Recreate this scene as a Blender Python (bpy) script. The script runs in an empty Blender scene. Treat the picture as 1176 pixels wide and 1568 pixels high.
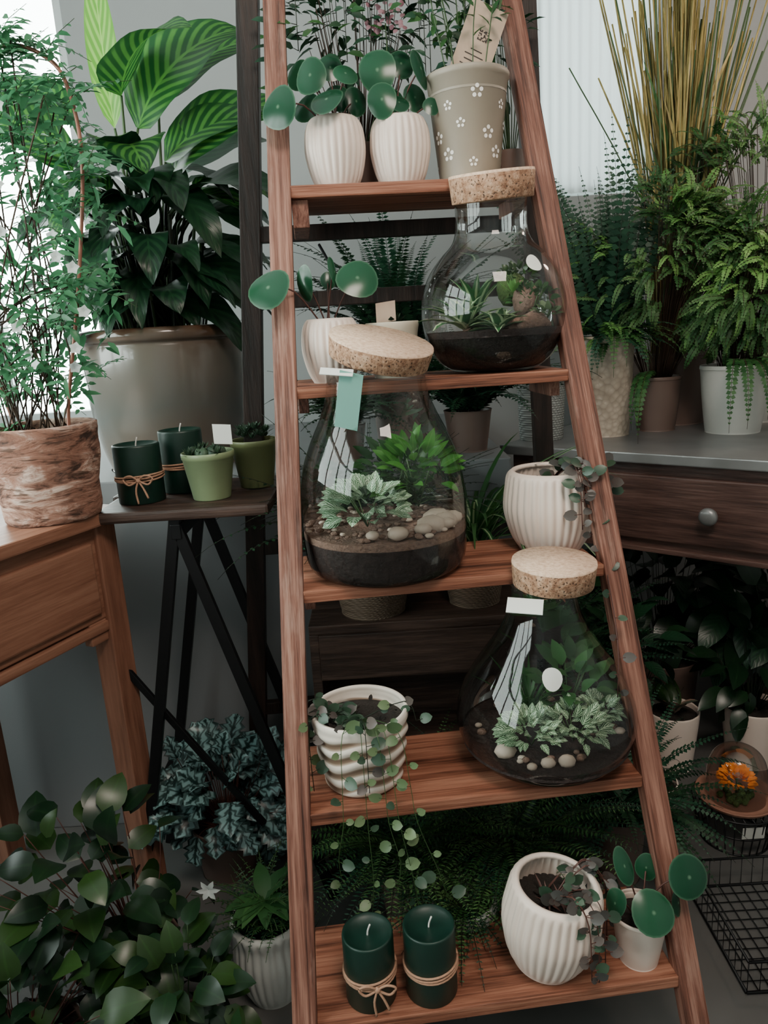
import bpy, bmesh, math, random
from math import sin, cos, pi, radians, sqrt
from mathutils import Matrix, Vector, noise
V=Vector
random.seed(7)
R=random.uniform
scene=bpy.context.scene
COL=scene.collection

# ---------------------------------------------------------------- materials
def newmat(name):
    m=bpy.data.materials.new(name); m.use_nodes=True
    nt=m.node_tree; nt.nodes.clear()
    return m,nt.nodes,nt.links
class NB:
    def __init__(s,name):
        s.m,s.n,s.l=newmat(name)
        s.out=s.n.new('ShaderNodeOutputMaterial')
    def node(s,t,**kw):
        x=s.n.new(t)
        for k,v in kw.items(): setattr(x,k,v)
        return x
    def lk(s,a,b): s.l.new(a,b)
    def math(s,op,a,b=None,c=None):
        x=s.n.new('ShaderNodeMath'); x.operation=op
        for i,v in enumerate((a,b,c)):
            if v is None: continue
            if isinstance(v,(int,float)): x.inputs[i].default_value=v
            else: s.lk(v,x.inputs[i])
        return x.outputs[0]
    def mix(s,f,a,b):
        x=s.n.new('ShaderNodeMixRGB')
        for i,v in enumerate((f,a,b)):
            if isinstance(v,(int,float)): x.inputs[i].default_value=v
            elif isinstance(v,tuple): x.inputs[i].default_value=(*v[:3],1)
            else: s.lk(v,x.inputs[i])
        return x.outputs[0]
    def noise(s,scale,detail=4,vec=None,mapscale=None,coord='Object',rough=.5,dist=0,rot=None):
        n=s.n.new('ShaderNodeTexNoise'); n.inputs['Scale'].default_value=scale; n.inputs['Detail'].default_value=detail
        n.inputs['Roughness'].default_value=rough; n.inputs['Distortion'].default_value=dist
        tc=s.n.new('ShaderNodeTexCoord'); src=tc.outputs[coord]
        if rot:
            mr=s.n.new('ShaderNodeMapping'); mr.inputs['Rotation'].default_value=rot; s.lk(src,mr.inputs[0]); src=mr.outputs[0]
        if mapscale:
            mp=s.n.new('ShaderNodeMapping'); mp.inputs['Scale'].default_value=mapscale; s.lk(src,mp.inputs[0]); src=mp.outputs[0]
        s.lk(src,n.inputs['Vector'])
        return n.outputs['Fac']
    def ramp(s,f,stops):
        r=s.n.new('ShaderNodeValToRGB'); e=r.color_ramp.elements
        while len(e)<len(stops): e.new(.5)
        for i,(p,c) in enumerate(stops):
            e[i].position=p; e[i].color=(*c,1) if isinstance(c,tuple) else (c,c,c,1)
        s.lk(f,r.inputs[0]); return r.outputs[0]
    def principled(s,col,rough=.5,metal=0,spec=.5,coat=0,bump=None,bstr=.3,bdist=.002,sss=0):
        p=s.n.new('ShaderNodeBsdfPrincipled')
        if isinstance(col,tuple): p.inputs['Base Color'].default_value=(*col,1)
        else: s.lk(col,p.inputs['Base Color'])
        if isinstance(rough,(int,float)): p.inputs['Roughness'].default_value=rough
        else: s.lk(rough,p.inputs['Roughness'])
        p.inputs['Metallic'].default_value=metal
        p.inputs['Specular IOR Level'].default_value=spec
        p.inputs['Coat Weight'].default_value=coat
        if bump is not None:
            b=s.n.new('ShaderNodeBump'); b.inputs['Strength'].default_value=bstr; b.inputs['Distance'].default_value=bdist
            s.lk(bump,b.inputs['Height']); s.lk(b.outputs[0],p.inputs['Normal'])
        s.p=p
        return p.outputs[0]
    def done(s,sh):
        s.lk(sh,s.out.inputs[0]); return s.m

def plain(name,col,rough=.5,metal=0,spec=.5,var=.12,nscale=30,coat=0,bstr=.15,bdist=.001):
    b=NB(name); f=b.noise(nscale,3)
    c=b.mix(f,tuple(x*(1-var) for x in col),tuple(min(1,x*(1+var)) for x in col))
    return b.done(b.principled(c,rough,metal,spec,coat,bump=f,bstr=bstr,bdist=bdist))

def wood(name,dark,mid,light,ms,rough=.55,bstr=.5,fine=1,worn=None,rot=(0,0,0)):
    b=NB(name)
    f=b.noise(1,5,mapscale=ms,rough=.6,dist=.4,rot=rot)
    g=b.noise(1,3,mapscale=tuple(x*3.5 for x in ms),rough=.7,rot=rot)
    h=b.noise(3.2,3)
    k=b.math('ADD',b.math('MULTIPLY',f,.55),b.math('ADD',b.math('MULTIPLY',g,.35),b.math('MULTIPLY',h,.16)))
    c=b.ramp(k,[(.42,dark),(.53,mid),(.65,light)])
    if worn:
        w=b.noise(1,5,mapscale=(16,16,4),rough=.7,rot=rot); wf=b.ramp(w,[(.54,0.0),(.66,1.0)])
        c=b.mix(b.math('MULTIPLY',b.math('MULTIPLY',wf,b.ramp(g,[(.4,.2),(.6,1.)])),.5),c,worn)
    return b.done(b.principled(c,rough,0,.35,bump=k,bstr=bstr,bdist=.006))

def leafmat(name,a,bcol,pattern=None,pc=(.5,.6,.4),rough=.35,trans=.25,tcol=None,freq=26,spec=.4):
    b=NB(name)
    at=b.node('ShaderNodeAttribute',attribute_name='rnd')
    c=b.mix(at.outputs['Fac'],a,bcol)
    uv=b.node('ShaderNodeUVMap'); sp=b.node('ShaderNodeSeparateXYZ'); b.lk(uv.outputs[0],sp.inputs[0])
    u=b.math('ABSOLUTE',b.math('SUBTRACT',sp.outputs[0],.5)); v=sp.outputs[1]
    hb=None
    if pattern=='calathea':
        ph=b.math('MULTIPLY',b.math('SUBTRACT',v,b.math('MULTIPLY',u,.55)),freq*2.2)
        w=b.math('MULTIPLY_ADD',b.math('SINE',ph),.5,.5)
        w=b.ramp(w,[(.35,0.),(.8,1.)])
        edge=b.ramp(u,[(.38,1.),(.5,.0)])
        f=b.math('MULTIPLY',w,edge)
        c=b.mix(b.math('MULTIPLY',f,.7),c,pc)
        mid=b.ramp(u,[(.015,1.),(.03,0.)]); c=b.mix(mid,c,pc)
        hb=w
    elif pattern=='rib':
        mid=b.ramp(u,[(.02,1.),(.07,0.)]); c=b.mix(b.math('MULTIPLY',mid,.4),c,pc)
    elif pattern=='fittonia':
        ph=b.math('MULTIPLY',b.math('SUBTRACT',v,b.math('MULTIPLY',u,.9)),freq)
        w=b.math('MULTIPLY_ADD',b.math('SINE',ph),.5,.5)
        w=b.ramp(w,[(.45,0.),(.8,1.)])
        mid=b.ramp(u,[(.05,1.),(.11,0.)])
        f=b.math('MAXIMUM',w,mid); c=b.mix(b.math('MULTIPLY',f,.9),c,pc)
    elif pattern=='stripe':
        e=b.ramp(u,[(.10,1.),(.18,0.)]); c=b.mix(e,c,pc)
    elif pattern=='edge':
        e=b.ramp(u,[(.28,0.),(.34,1.)]); c=b.mix(e,c,pc)
    elif pattern=='silver':
        ns=b.noise(90,4); e=b.ramp(b.math('ADD',u,b.math('MULTIPLY',ns,.25)),[(.17,0.),(.24,1.),(.46,1.),(.56,.1)])
        ph=b.math('MULTIPLY',b.math('SUBTRACT',v,b.math('MULTIPLY',u,.9)),22); w=b.ramp(b.math('MULTIPLY_ADD',b.math('SINE',ph),.5,.5),[(.1,.15),(.5,1.)])
        c=b.mix(b.math('MULTIPLY',b.math('MULTIPLY',e,w),.85),c,pc)
    elif pattern=='disc':
        e=b.ramp(v,[(.0,1.),(.12,0.)]); c=b.mix(b.math('MULTIPLY',e,.6),c,pc)
        ed=b.ramp(v,[(.9,0.),(1.,1.)]); c=b.mix(b.math('MULTIPLY',ed,.25),c,pc)
    n=b.noise(25,3); c=b.mix(b.math('MULTIPLY',n,.35),c,tuple(x*.5 for x in a))
    s=b.principled(c,rough,0,spec,bump=hb,bstr=.2,bdist=.001)
    t=b.node('ShaderNodeBsdfTranslucent')
    if tcol: t.inputs[0].default_value=(*tcol,1)
    else: b.lk(c,t.inputs[0])
    mx=b.node('ShaderNodeMixShader'); mx.inputs[0].default_value=trans
    b.lk(s,mx.inputs[1]); b.lk(t.outputs[0],mx.inputs[2])
    return b.done(mx.outputs[0])

def glassmat(name,tint=(.985,.995,.99),ior=1.5,gain=1.0):
    b=NB(name)
    fr=b.node('ShaderNodeFresnel'); fr.inputs[0].default_value=ior
    t=b.node('ShaderNodeBsdfTransparent'); t.inputs[0].default_value=(*tint,1)
    g=b.node('ShaderNodeBsdfGlossy'); g.inputs['Roughness'].default_value=.015
    nb=b.noise(10,2); bp=b.node('ShaderNodeBump'); bp.inputs['Strength'].default_value=.03; bp.inputs['Distance'].default_value=.006
    b.lk(nb,bp.inputs['Height']); b.lk(bp.outputs[0],g.inputs['Normal'])
    mx=b.node('ShaderNodeMixShader'); b.lk(b.math('MINIMUM',b.math('MULTIPLY',fr.outputs[0],gain),.75),mx.inputs[0])
    b.lk(t.outputs[0],mx.inputs[1]); b.lk(g.outputs[0],mx.inputs[2])
    return b.done(mx.outputs[0])

lean_=radians(18.6)
LAD=wood('ladder_wood',(.035,.012,.008),(.165,.066,.045),(.33,.165,.12),(70,70,2.2),worn=(.40,.26,.21),bstr=.6,rot=(lean_,0,0))
LADR=wood('ladder_wood_right',(.035,.012,.008),(.165,.064,.043),(.33,.16,.115),(70,70,2.2),worn=(.38,.24,.19),bstr=.6,rot=(lean_,.10,0))
LADX=wood('shelf_wood',(.055,.018,.010),(.22,.080,.046),(.36,.16,.10),(1.9,50,70),bstr=.5,rot=(0,0,radians(-5.2)))
DARKW=wood('dark_wood',(.006,.004,.003),(.016,.009,.007),(.032,.018,.014),(40,40,3),rough=.5)
DARKX=wood('dark_board',(.014,.008,.006),(.035,.019,.014),(.07,.04,.03),(3,30,40),rough=.5)
PINE=wood('pine_wood',(.15,.062,.038),(.225,.10,.062),(.29,.14,.09),(2.2,30,40),rough=.5,bstr=.25,rot=(0,0,radians(-65.7)))
PINEZ=wood('pine_leg_wood',(.14,.058,.036),(.21,.092,.058),(.27,.125,.08),(35,35,2.2),rough=.5,bstr=.25)
REDW=wood('mahogany',(.035,.019,.016),(.085,.045,.037),(.15,.085,.07),(2.2,30,35),rough=.45,rot=(0,0,radians(40.9)))
METAL=plain('zinc_top',(.24,.24,.24),.35,.55,var=.4,nscale=9)
BLACK=plain('black_metal',(.010,.010,.011),.4,.5)
WALL=plain('wall_paint',(.31,.32,.32),.85,var=.05,nscale=2)
LEDGE=plain('ledge_paint',(.16,.165,.17),.8,var=.1,nscale=2)
WHITEP=plain('white_paint',(.55,.57,.57),.6,var=.04)
FLOORM=plain('floor_concrete',(.08,.078,.075),.65,var=.3,nscale=6)
CER=plain('ceramic_offwhite',(.76,.63,.55),.45,var=.05,nscale=18,coat=.1)
CER2=plain('ceramic_cream',(.56,.50,.40),.4,var=.06)
CERW=plain('ceramic_white_grey',(.50,.50,.47),.5,var=.08)
GREYM=plain('painted_tin_grey',(.27,.23,.18),.5,var=.08)
WHT=plain('white_print',(.80,.77,.73),.6,var=.03)
GREEN1=plain('green_glaze',(.22,.28,.15),.4,var=.08)
GREEN2=plain('olive_glaze',(.15,.17,.075),.4,var=.08)
WAX=plain('dark_green_wax',(.004,.024,.016),.42,var=.3,nscale=12)
TWINE=plain('jute_twine',(.40,.22,.14),.9,var=.35,nscale=300)
SOIL=plain('potting_soil',(.016,.011,.008),.95,var=.7,nscale=220,bstr=1,bdist=.006)
SOILG=plain('terrarium_soil',(.022,.012,.010),.8,var=.8,nscale=120,bstr=1,bdist=.004)
BARKC=plain('bark_chips',(.20,.12,.09),.9,var=.6,nscale=200,bstr=1,bdist=.004)
PEB=plain('pebble',(.56,.44,.36),.6,var=.25,nscale=40)
MOSS=plain('moss',(.07,.12,.03),.95,var=.6,nscale=200,bstr=1,bdist=.006)
TERRA=plain('terracotta',(.32,.15,.10),.7,var=.15)
BROWNP=plain('brown_clay',(.13,.085,.07),.45,var=.25,nscale=8)
PAPER=plain('white_card',(.75,.77,.73),.7,var=.03)
TEAL=plain('teal_card',(.17,.38,.32),.6,var=.12,nscale=8)
ORANGE=plain('orange_petals',(.80,.22,.02),.7,var=.3,nscale=60)
PINK=leafmat('pink_flower',(.28,.12,.15),(.42,.24,.27),rough=.7)
COPPER=plain('copper_hoop',(.30,.13,.09),.4,.4)
REED=wood('reed_stalk',(.12,.10,.03),(.26,.21,.065),(.42,.34,.12),(60,60,5),rough=.5)
def corkmat():
    b=NB('cork')
    f=b.noise(90,5,rough=.7); g=b.noise(260,2)
    c=b.ramp(f,[(.35,(.22,.10,.055)),(.5,(.45,.25,.15)),(.66,(.62,.40,.27))])
    d=b.ramp(g,[(.33,.0),(.42,1.)]); c=b.mix(d,(.07,.035,.022),c)
    return b.done(b.principled(c,.85,bump=g,bstr=.6,bdist=.002))
CORK=corkmat()
def corktop():
    b=NB('cork_top'); f=b.noise(160,3,rough=.6)
    c=b.ramp(f,[(.3,(.48,.30,.20)),(.5,(.65,.45,.32)),(.7,(.76,.56,.42))])
    return b.done(b.principled(c,.8,bump=f,bstr=.2,bdist=.001))
CORKT=corktop()
def barkmat():
    b=NB('birch_bark')
    f=b.noise(1,6,mapscale=(9,9,30),rough=.65,dist=1.6); h=b.noise(11,5,rough=.75); k=b.noise(1,2,mapscale=(25,25,160))
    c=b.ramp(f,[(.38,(.04,.02,.014)),(.45,(.17,.08,.055)),(.54,(.40,.23,.17)),(.64,(.58,.43,.36))])
    c=b.mix(b.ramp(h,[(.47,0.),(.55,.8)]),c,(.26,.12,.08))
    c=b.mix(b.ramp(k,[(.60,0.),(.66,.8)]),c,(.07,.035,.022))
    return b.done(b.principled(c,.85,bump=f,bstr=1,bdist=.006))
BARK=barkmat()
def wavepot():
    b=NB('wave_glaze')
    at=b.node('ShaderNodeAttribute',attribute_name='rnd')
    c=b.ramp(at.outputs['Fac'],[(.10,(.20,.13,.09)),(.40,(.42,.32,.25)),(.58,(.74,.65,.57))])
    return b.done(b.principled(c,.45))
WAVE=wavepot()
def bigglaze():
    b=NB('reactive_glaze')
    tc=b.node('ShaderNodeTexCoord'); sp=b.node('ShaderNodeSeparateXYZ'); b.lk(tc.outputs['Object'],sp.inputs[0])
    z=b.math('MULTIPLY',b.math('SUBTRACT',sp.outputs[2],.9),3.0)
    n=b.noise(7,4); k=b.math('ADD',z,b.math('MULTIPLY',b.math('SUBTRACT',n,.5),.4))
    c=b.ramp(k,[(.0,(.14,.10,.075)),(.45,(.105,.105,.095)),(.85,(.14,.12,.10)),(1.,(.09,.05,.03))])
    return b.done(b.principled(c,.2,coat=.3))
BIGGL=bigglaze()
def weave(name,col,s=240):
    b=NB(name)
    tc=b.node('ShaderNodeTexCoord')
    w=b.node('ShaderNodeTexWave'); w.inputs['Scale'].default_value=s; w.bands_direction='DIAGONAL'; b.lk(tc.outputs['Object'],w.inputs[0])
    w2=b.node('ShaderNodeTexWave'); w2.inputs['Scale'].default_value=s*1.3; w2.bands_direction='Z'; b.lk(tc.outputs['Object'],w2.inputs[0])
    f=b.math('MULTIPLY',w.outputs['Fac'],w2.outputs['Fac'])
    c=b.mix(f,tuple(x*.45 for x in col),col)
    return b.done(b.principled(c,.7,bump=f,bstr=.8,bdist=.003))
BASKET=weave('woven_basket',(.17,.11,.07),60)
DIAM=weave('diamond_emboss',(.52,.54,.52),38)
def hammered():
    b=NB('hammered_glaze'); v=b.node('ShaderNodeTexVoronoi'); v.inputs['Scale'].default_value=70
    tc=b.node('ShaderNodeTexCoord'); b.lk(tc.outputs['Object'],v.inputs['Vector'])
    c=b.mix(v.outputs['Distance'],(.52,.44,.36),(.32,.26,.20))
    return b.done(b.principled(c,.35,bump=v.outputs['Distance'],bstr=.6,bdist=.004))
HAMM=hammered()
def kraft():
    b=NB('kraft_tag')
    n=b.noise(60,3); c=b.mix(n,(.42,.30,.22),(.50,.38,.29))
    return b.done(b.principled(c,.8))
KRAFT=kraft()
def sheer():
    b=NB('sheer_curtain'); t=b.node('ShaderNodeBsdfTranslucent'); t.inputs[0].default_value=(.75,.82,.85,1)
    n=b.noise(1,3,mapscale=(40,1,1.5)); d=b.principled(b.mix(n,(.5,.56,.58),(.7,.75,.75)),.9)
    mx=b.node('ShaderNodeMixShader'); mx.inputs[0].default_value=.12; b.lk(d,mx.inputs[1]); b.lk(t.outputs[0],mx.inputs[2]); return b.done(mx.outputs[0])
SHEER=sheer()
GLASS=glassmat('clear_glass',gain=.9)

# leaf materials
PILEA=leafmat('pilea_leaf',(.007,.048,.022),(.015,.085,.038),'disc',(.20,.35,.22),rough=.22,trans=.1)
CALA=leafmat('calathea_leaf',(.010,.070,.018),(.018,.10,.026),'calathea',(.11,.34,.06),rough=.35,trans=.4,freq=30)
CALAY=leafmat('calathea_young_leaf',(.14,.40,.05),(.16,.44,.06),'calathea',(.40,.72,.16),rough=.35,trans=.55,freq=26)
CALAD=leafmat('calathea_dark_leaf',(.005,.025,.012),(.011,.045,.020),'calathea',(.016,.065,.025),rough=.35,trans=.15,freq=22)
JAS=leafmat('jasmine_leaf',(.050,.18,.08),(.14,.40,.20),rough=.35,trans=.5)
JASF=leafmat('jasmine_flower',(.80,.85,.82),(.88,.9,.88),rough=.6,trans=.4)
FERN=leafmat('fern_leaf',(.020,.080,.022),(.06,.17,.045),rough=.5,trans=.35)
FERNB=leafmat('fern_bright_leaf',(.10,.26,.06),(.18,.40,.10),rough=.5,trans=.4)
FERNA=leafmat('airy_fern_leaf',(.075,.18,.060),(.14,.28,.09),rough=.5,trans=.4)
FERNY=leafmat('airy_fern_young_leaf',(.19,.40,.10),(.30,.54,.16),rough=.5,trans=.4)
FERND=leafmat('fern_dark_leaf',(.007,.030,.013),(.020,.066,.026),rough=.5,trans=.25)
SWORD=leafmat('sword_fern_leaf',(.012,.052,.028),(.030,.10,.052),rough=.45,trans=.3)
DARKL=leafmat('dark_leaf',(.005,.018,.008),(.012,.038,.014),'rib',(.02,.06,.02),rough=.30,trans=.1)
OLIVE=leafmat('olive_leaf',(.010,.032,.007),(.030,.072,.015),'rib',(.035,.10,.02),rough=.32,trans=.12)
SILV=leafmat('silver_begonia_leaf',(.008,.024,.022),(.012,.036,.032),'silver',(.24,.40,.40),rough=.35,trans=.08)
HOYA=leafmat('trailing_leaf',(.025,.058,.034),(.065,.115,.07),rough=.35,trans=.15)
HOYAG=leafmat('trailing_pale_leaf',(.08,.14,.06),(.19,.27,.13),rough=.4,trans=.25)
PURP=leafmat('grey_purple_leaf',(.06,.062,.058),(.12,.092,.082),rough=.4,trans=.15)
FITT=leafmat('fittonia_leaf',(.02,.085,.025),(.03,.11,.03),'fittonia',(.58,.72,.50),rough=.4,trans=.2,freq=30)
FITT2=leafmat('pale_fittonia_leaf',(.05,.15,.06),(.09,.22,.09),'fittonia',(.66,.80,.62),rough=.4,trans=.2,freq=34)
BRITE=leafmat('bright_leaf',(.04,.18,.025),(.09,.29,.045),'rib',(.2,.4,.1),rough=.35,trans=.3)
VARI=leafmat('variegated_leaf',(.03,.12,.04),(.05,.16,.06),'edge',(.50,.62,.38),rough=.3,trans=.25)
SPID=leafmat('spider_leaf',(.02,.09,.03),(.04,.14,.045),'stripe',(.40,.54,.30),rough=.35,trans=.3)
CACT=leafmat('cactus_body',(.018,.045,.024),(.04,.08,.04),rough=.5,trans=.05)
STEM=leafmat('green_stem',(.03,.07,.02),(.05,.10,.03),rough=.5,trans=0)
STEMB=leafmat('brown_stem',(.04,.02,.012),(.06,.032,.016),rough=.6,trans=0)
STEMR=leafmat('red_stem',(.08,.03,.024),(.11,.045,.034),rough=.5,trans=0)
STEMD=leafmat('dark_stem',(.008,.014,.006),(.014,.022,.009),rough=.5,trans=0)
PINKL=leafmat('pink_edge_leaf',(.12,.16,.11),(.17,.20,.14),'edge',(.66,.42,.33),rough=.4,trans=.15)

# ---------------------------------------------------------------- mesh builder
class MB:
    def __init__(s): s.v=[];s.f=[];s.m=[];s.uv=[];s.r=[];s.mats=[];s.sm=[]
    def mi(s,mat):
        if mat not in s.mats: s.mats.append(mat)
        return s.mats.index(mat)
    def add(s,vs,fs,mat,uvs=None,rnd=None,smooth=True):
        o=len(s.v); s.v.extend(vs); k=s.mi(mat)
        s.uv.extend(uvs if uvs else [(.5,.5)]*len(vs))
        if rnd is None: rnd=random.random()
        if isinstance(rnd,list): s.r.extend(rnd)
        else: s.r.extend([rnd]*len(vs))
        for f in fs:
            s.f.append([i+o for i in f]); s.m.append(k); s.sm.append(smooth)
    def obj(s,name,parent=None):
        me=bpy.data.meshes.new(name)
        me.from_pydata([tuple(v) for v in s.v],[],s.f)
        me.polygons.foreach_set('material_index',s.m)
        me.polygons.foreach_set('use_smooth',s.sm)
        for m in s.mats: me.materials.append(m)
        ul=me.uv_layers.new(name='UVMap')
        li=[0]*len(me.loops); me.loops.foreach_get('vertex_index',li)
        fl=[]
        for i in li: fl.extend(s.uv[i])
        ul.data.foreach_set('uv',fl)
        a=me.attributes.new('rnd','FLOAT','POINT'); a.data.foreach_set('value',s.r)
        me.update()
        ob=bpy.data.objects.new(name,me); COL.objects.link(ob)
        if parent: ob.parent=parent
        return ob
def empty(name,loc=(0,0,0)):
    e=bpy.data.objects.new(name,None); COL.objects.link(e); e.empty_display_size=.05
    return e

def lathe(mb,c,prof,mat,segs=40,mod=None,M=None,rnd=None,rfun=None):
    c=V(c); vs=[];uvs=[];rs=[]
    n=len(prof)
    for j,(r,z) in enumerate(prof):
        for i in range(segs):
            th=2*pi*i/segs
            rr=r*(mod(th,r,z) if mod else 1)
            p=V((rr*cos(th),rr*sin(th),z))
            if M: p=M@p
            vs.append(c+p); uvs.append((i/segs,j/max(1,n-1)))
            rs.append(rfun(th,r,z) if rfun else .5)
    fs=[]
    for j in range(n-1):
        for i in range(segs):
            a=j*segs+i;b=j*segs+(i+1)%segs
            fs.append([a,b,b+segs,a+segs])
    mb.add(vs,fs,mat,uvs,rs)
def smoothprof(pts,k=4):
    out=[];n=len(pts)
    for i in range(n-1):
        p0=pts[max(0,i-1)];p1=pts[i];p2=pts[i+1];p3=pts[min(n-1,i+2)]
        for j in range(k):
            t=j/k
            out.append(tuple(max(0,.5*((2*p1[q])+(-p0[q]+p2[q])*t+(2*p0[q]-5*p1[q]+4*p2[q]-p3[q])*t*t+(-p0[q]+3*p1[q]-3*p2[q]+p3[q])*t**3)) for q in (0,1)))
    out.append(pts[-1]); return out
def tube(mb,pts,r,mat,segs=5,r2=None,rnd=None):
    pts=[V(p) for p in pts]; n=len(pts); vs=[]
    for i,p in enumerate(pts):
        d=(pts[min(n-1,i+1)]-pts[max(0,i-1)])
        if d.length<1e-9: d=V((0,0,1))
        d.normalize(); a=d.orthogonal() if abs(d.z)>.9 else d.cross(V((0,0,1)))
        a.normalize(); b=d.cross(a)
        rr=r if r2 is None else r+(r2-r)*i/(n-1)
        for k in range(segs):
            th=2*pi*k/segs; vs.append(p+(a*cos(th)+b*sin(th))*rr)
    fs=[]
    for i in range(n-1):
        for k in range(segs):
            q=i*segs+k;w=i*segs+(k+1)%segs; fs.append([q,w,w+segs,q+segs])
    fs.append(list(range(segs))[::-1]); fs.append([ (n-1)*segs+k for k in range(segs)])
    mb.add(vs,fs,mat,rnd=rnd)
def spline(pts,k=5):
    pts=[V(p) for p in pts]; out=[];n=len(pts)
    for i in range(n-1):
        p0=pts[max(0,i-1)];p1=pts[i];p2=pts[i+1];p3=pts[min(n-1,i+2)]
        for j in range(k):
            t=j/k; out.append(.5*((2*p1)+(-p0+p2)*t+(2*p0-5*p1+4*p2-p3)*t*t+(-p0+3*p1-3*p2+p3)*t**3))
    out.append(pts[-1]); return out
SH={
 'ovate':lambda v: sin(pi*min(1,v**.75))**.8*(1-.15*v) if 0<v<1 else 0,
 'lance':lambda v: sin(pi*v**.85) if 0<v<1 else 0,
 'heart':lambda v: (sqrt(max(0,1-((v-.38)/.62)**2)) if v>.38 else sqrt(max(0,1-((.38-v)/.42)**2)))*(1 if v<.6 else 1-.25*(v-.6)) if v<1 else 0,
 'linear':lambda v: (1-v**3)*(.6+.4*min(1,v*4)),
 'round':lambda v: sqrt(max(0,1-(2*v-1)**2)),
 'spade':lambda v: sqrt(max(0,1-((v-.35)/.65)**2))if v>.35 else (.55+.45*sin(pi/2*v/.35)),
}
def fr(d,up):
    d=d.normalized(); s=d.cross(up)
    if s.length<1e-4: s=d.orthogonal()
    s.normalize(); n=s.cross(d).normalized(); return d,s,n
def leaf(mb,p,d,up,L,W,shape,mat,nl=6,nw=1,bend=.5,fold=.2,wave=0,rnd=None,lobes=0):
    d,s,n=fr(V(d),V(up)); p=V(p); f=SH[shape]; vs=[];uvs=[]; step=L/nl; st=bend/nl
    ph=R(0,6)
    for i in range(nl+1):
        v=i/nl; w=W*.5*max(f(v),.02)
        if lobes and 0<i<nl: w*=1+lobes*(1 if i%2 else -1)
        for k in range(-nw,nw+1):
            u=k/nw
            vs.append(p+s*(w*u)+n*(abs(u)*w*fold+wave*W*abs(u)*sin(v*14+ph+u)))
            uvs.append((.5+u*.5,v))
        p=p+d*step
        nd=d*cos(st)-n*sin(st); n=n*cos(st)+d*sin(st); d=nd
    c=2*nw+1; fs=[]
    for i in range(nl):
        for k in range(2*nw):
            a=i*c+k; fs.append([a,a+1,a+1+c,a+c])
    mb.add(vs,fs,mat,uvs,rnd)
def lite(mb,p,d,up,L,W,mat,fold=.25,rnd=None):
    d,s,n=fr(V(d),V(up)); p=V(p); w=W*.5
    vs=[p,p+d*L*.3-s*w*.9+n*w*fold,p+d*L*.3+s*w*.9+n*w*fold,p+d*L*.68-s*w*.72+n*w*fold-n*L*.06,p+d*L*.68+s*w*.72+n*w*fold-n*L*.06,p+d*L-n*L*.16,p+d*L*.35,p+d*L*.68-n*L*.06]
    uv=[(.5,0),(0,.3),(1,.3),(0,.7),(1,.7),(.5,1),(.5,.35),(.5,.7)]
    mb.add(vs,[[0,6,1],[0,2,6],[1,6,7,3],[6,2,4,7],[3,7,5],[7,4,5]],mat,uv,rnd)
def disc(mb,c,nrm,r,mat,dome=.12,el=1.0,rnd=None):
    c=V(c); n=V(nrm).normalized(); a=n.cross(V((0,0,1)))
    if a.length<.01:a=V((1,0,0))
    a.normalize(); b=n.cross(a); vs=[c+n*r*dome];uvs=[(.5,0)]; S=20
    for j in (1,2,3,4):
        t=j/4
        for i in range(S):
            th=2*pi*i/S; wob=1+.03*sin(3*th+r*900)
            vs.append(c+(a*cos(th)*el+b*sin(th))*(r*t*wob)+n*(r*dome*(1-t*t)+r*.05*t*t*sin(2*th+r*700)))
            uvs.append((.5,t))
    fs=[[0,1+i,1+(i+1)%S] for i in range(S)]
    for j in range(3):
        for i in range(S):
            q=1+j*S+i;w=1+j*S+(i+1)%S; fs.append([q,q+S,w+S,w])
    mb.add(vs,fs,mat,uvs,rnd)
def rv(s=1): return V((R(-s,s),R(-s,s),R(-s,s)))
def usph():
    z=R(-1,1);t=R(0,2*pi);q=sqrt(1-z*z); return V((q*cos(t),q*sin(t),z))
def frond(mb,p,d,L,droop,n,ll,lw,ml,ms,up=None,taper=.75,diamond=True,sr=.0012):
    p=V(p); up=up or V((0,0,1)); d,s,nn=fr(V(d),up); pts=[p.copy()]; st=droop/n; step=L/n
    for i in range(n):
        t=(i+.5)/n
        k=ll*(sin(pi*min(1,(t*.9+.12)))**.6)*(1-taper*t*t)
        if t>.08:
            for sg in (-1,1):
                ld=(s*sg+d*R(.15,.4)+nn*R(-.25,.15)).normalized()
                if diamond:
                    a=ld.cross(nn)*lw*.5*(k/ll+.3); tip=p+ld*k
                    rr=random.random()
                    mb.add([p,p+ld*k*.45+a,tip-nn*k*.1,p+ld*k*.45-a],[[0,1,2,3]],ml,[(.5,0),(1,.5),(.5,1),(0,.5)],rr)
                else: lite(mb,p,ld,nn+rv(.3),k,lw*(.5+.5*k/ll),ml)
        p=p+d*step; pts.append(p.copy())
        nd=d*cos(st)-nn*sin(st); nn=nn*cos(st)+d*sin(st); d=nd
    tube(mb,pts[::2]+[pts[-1]],sr,ms,3,r2=sr*.4)
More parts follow.
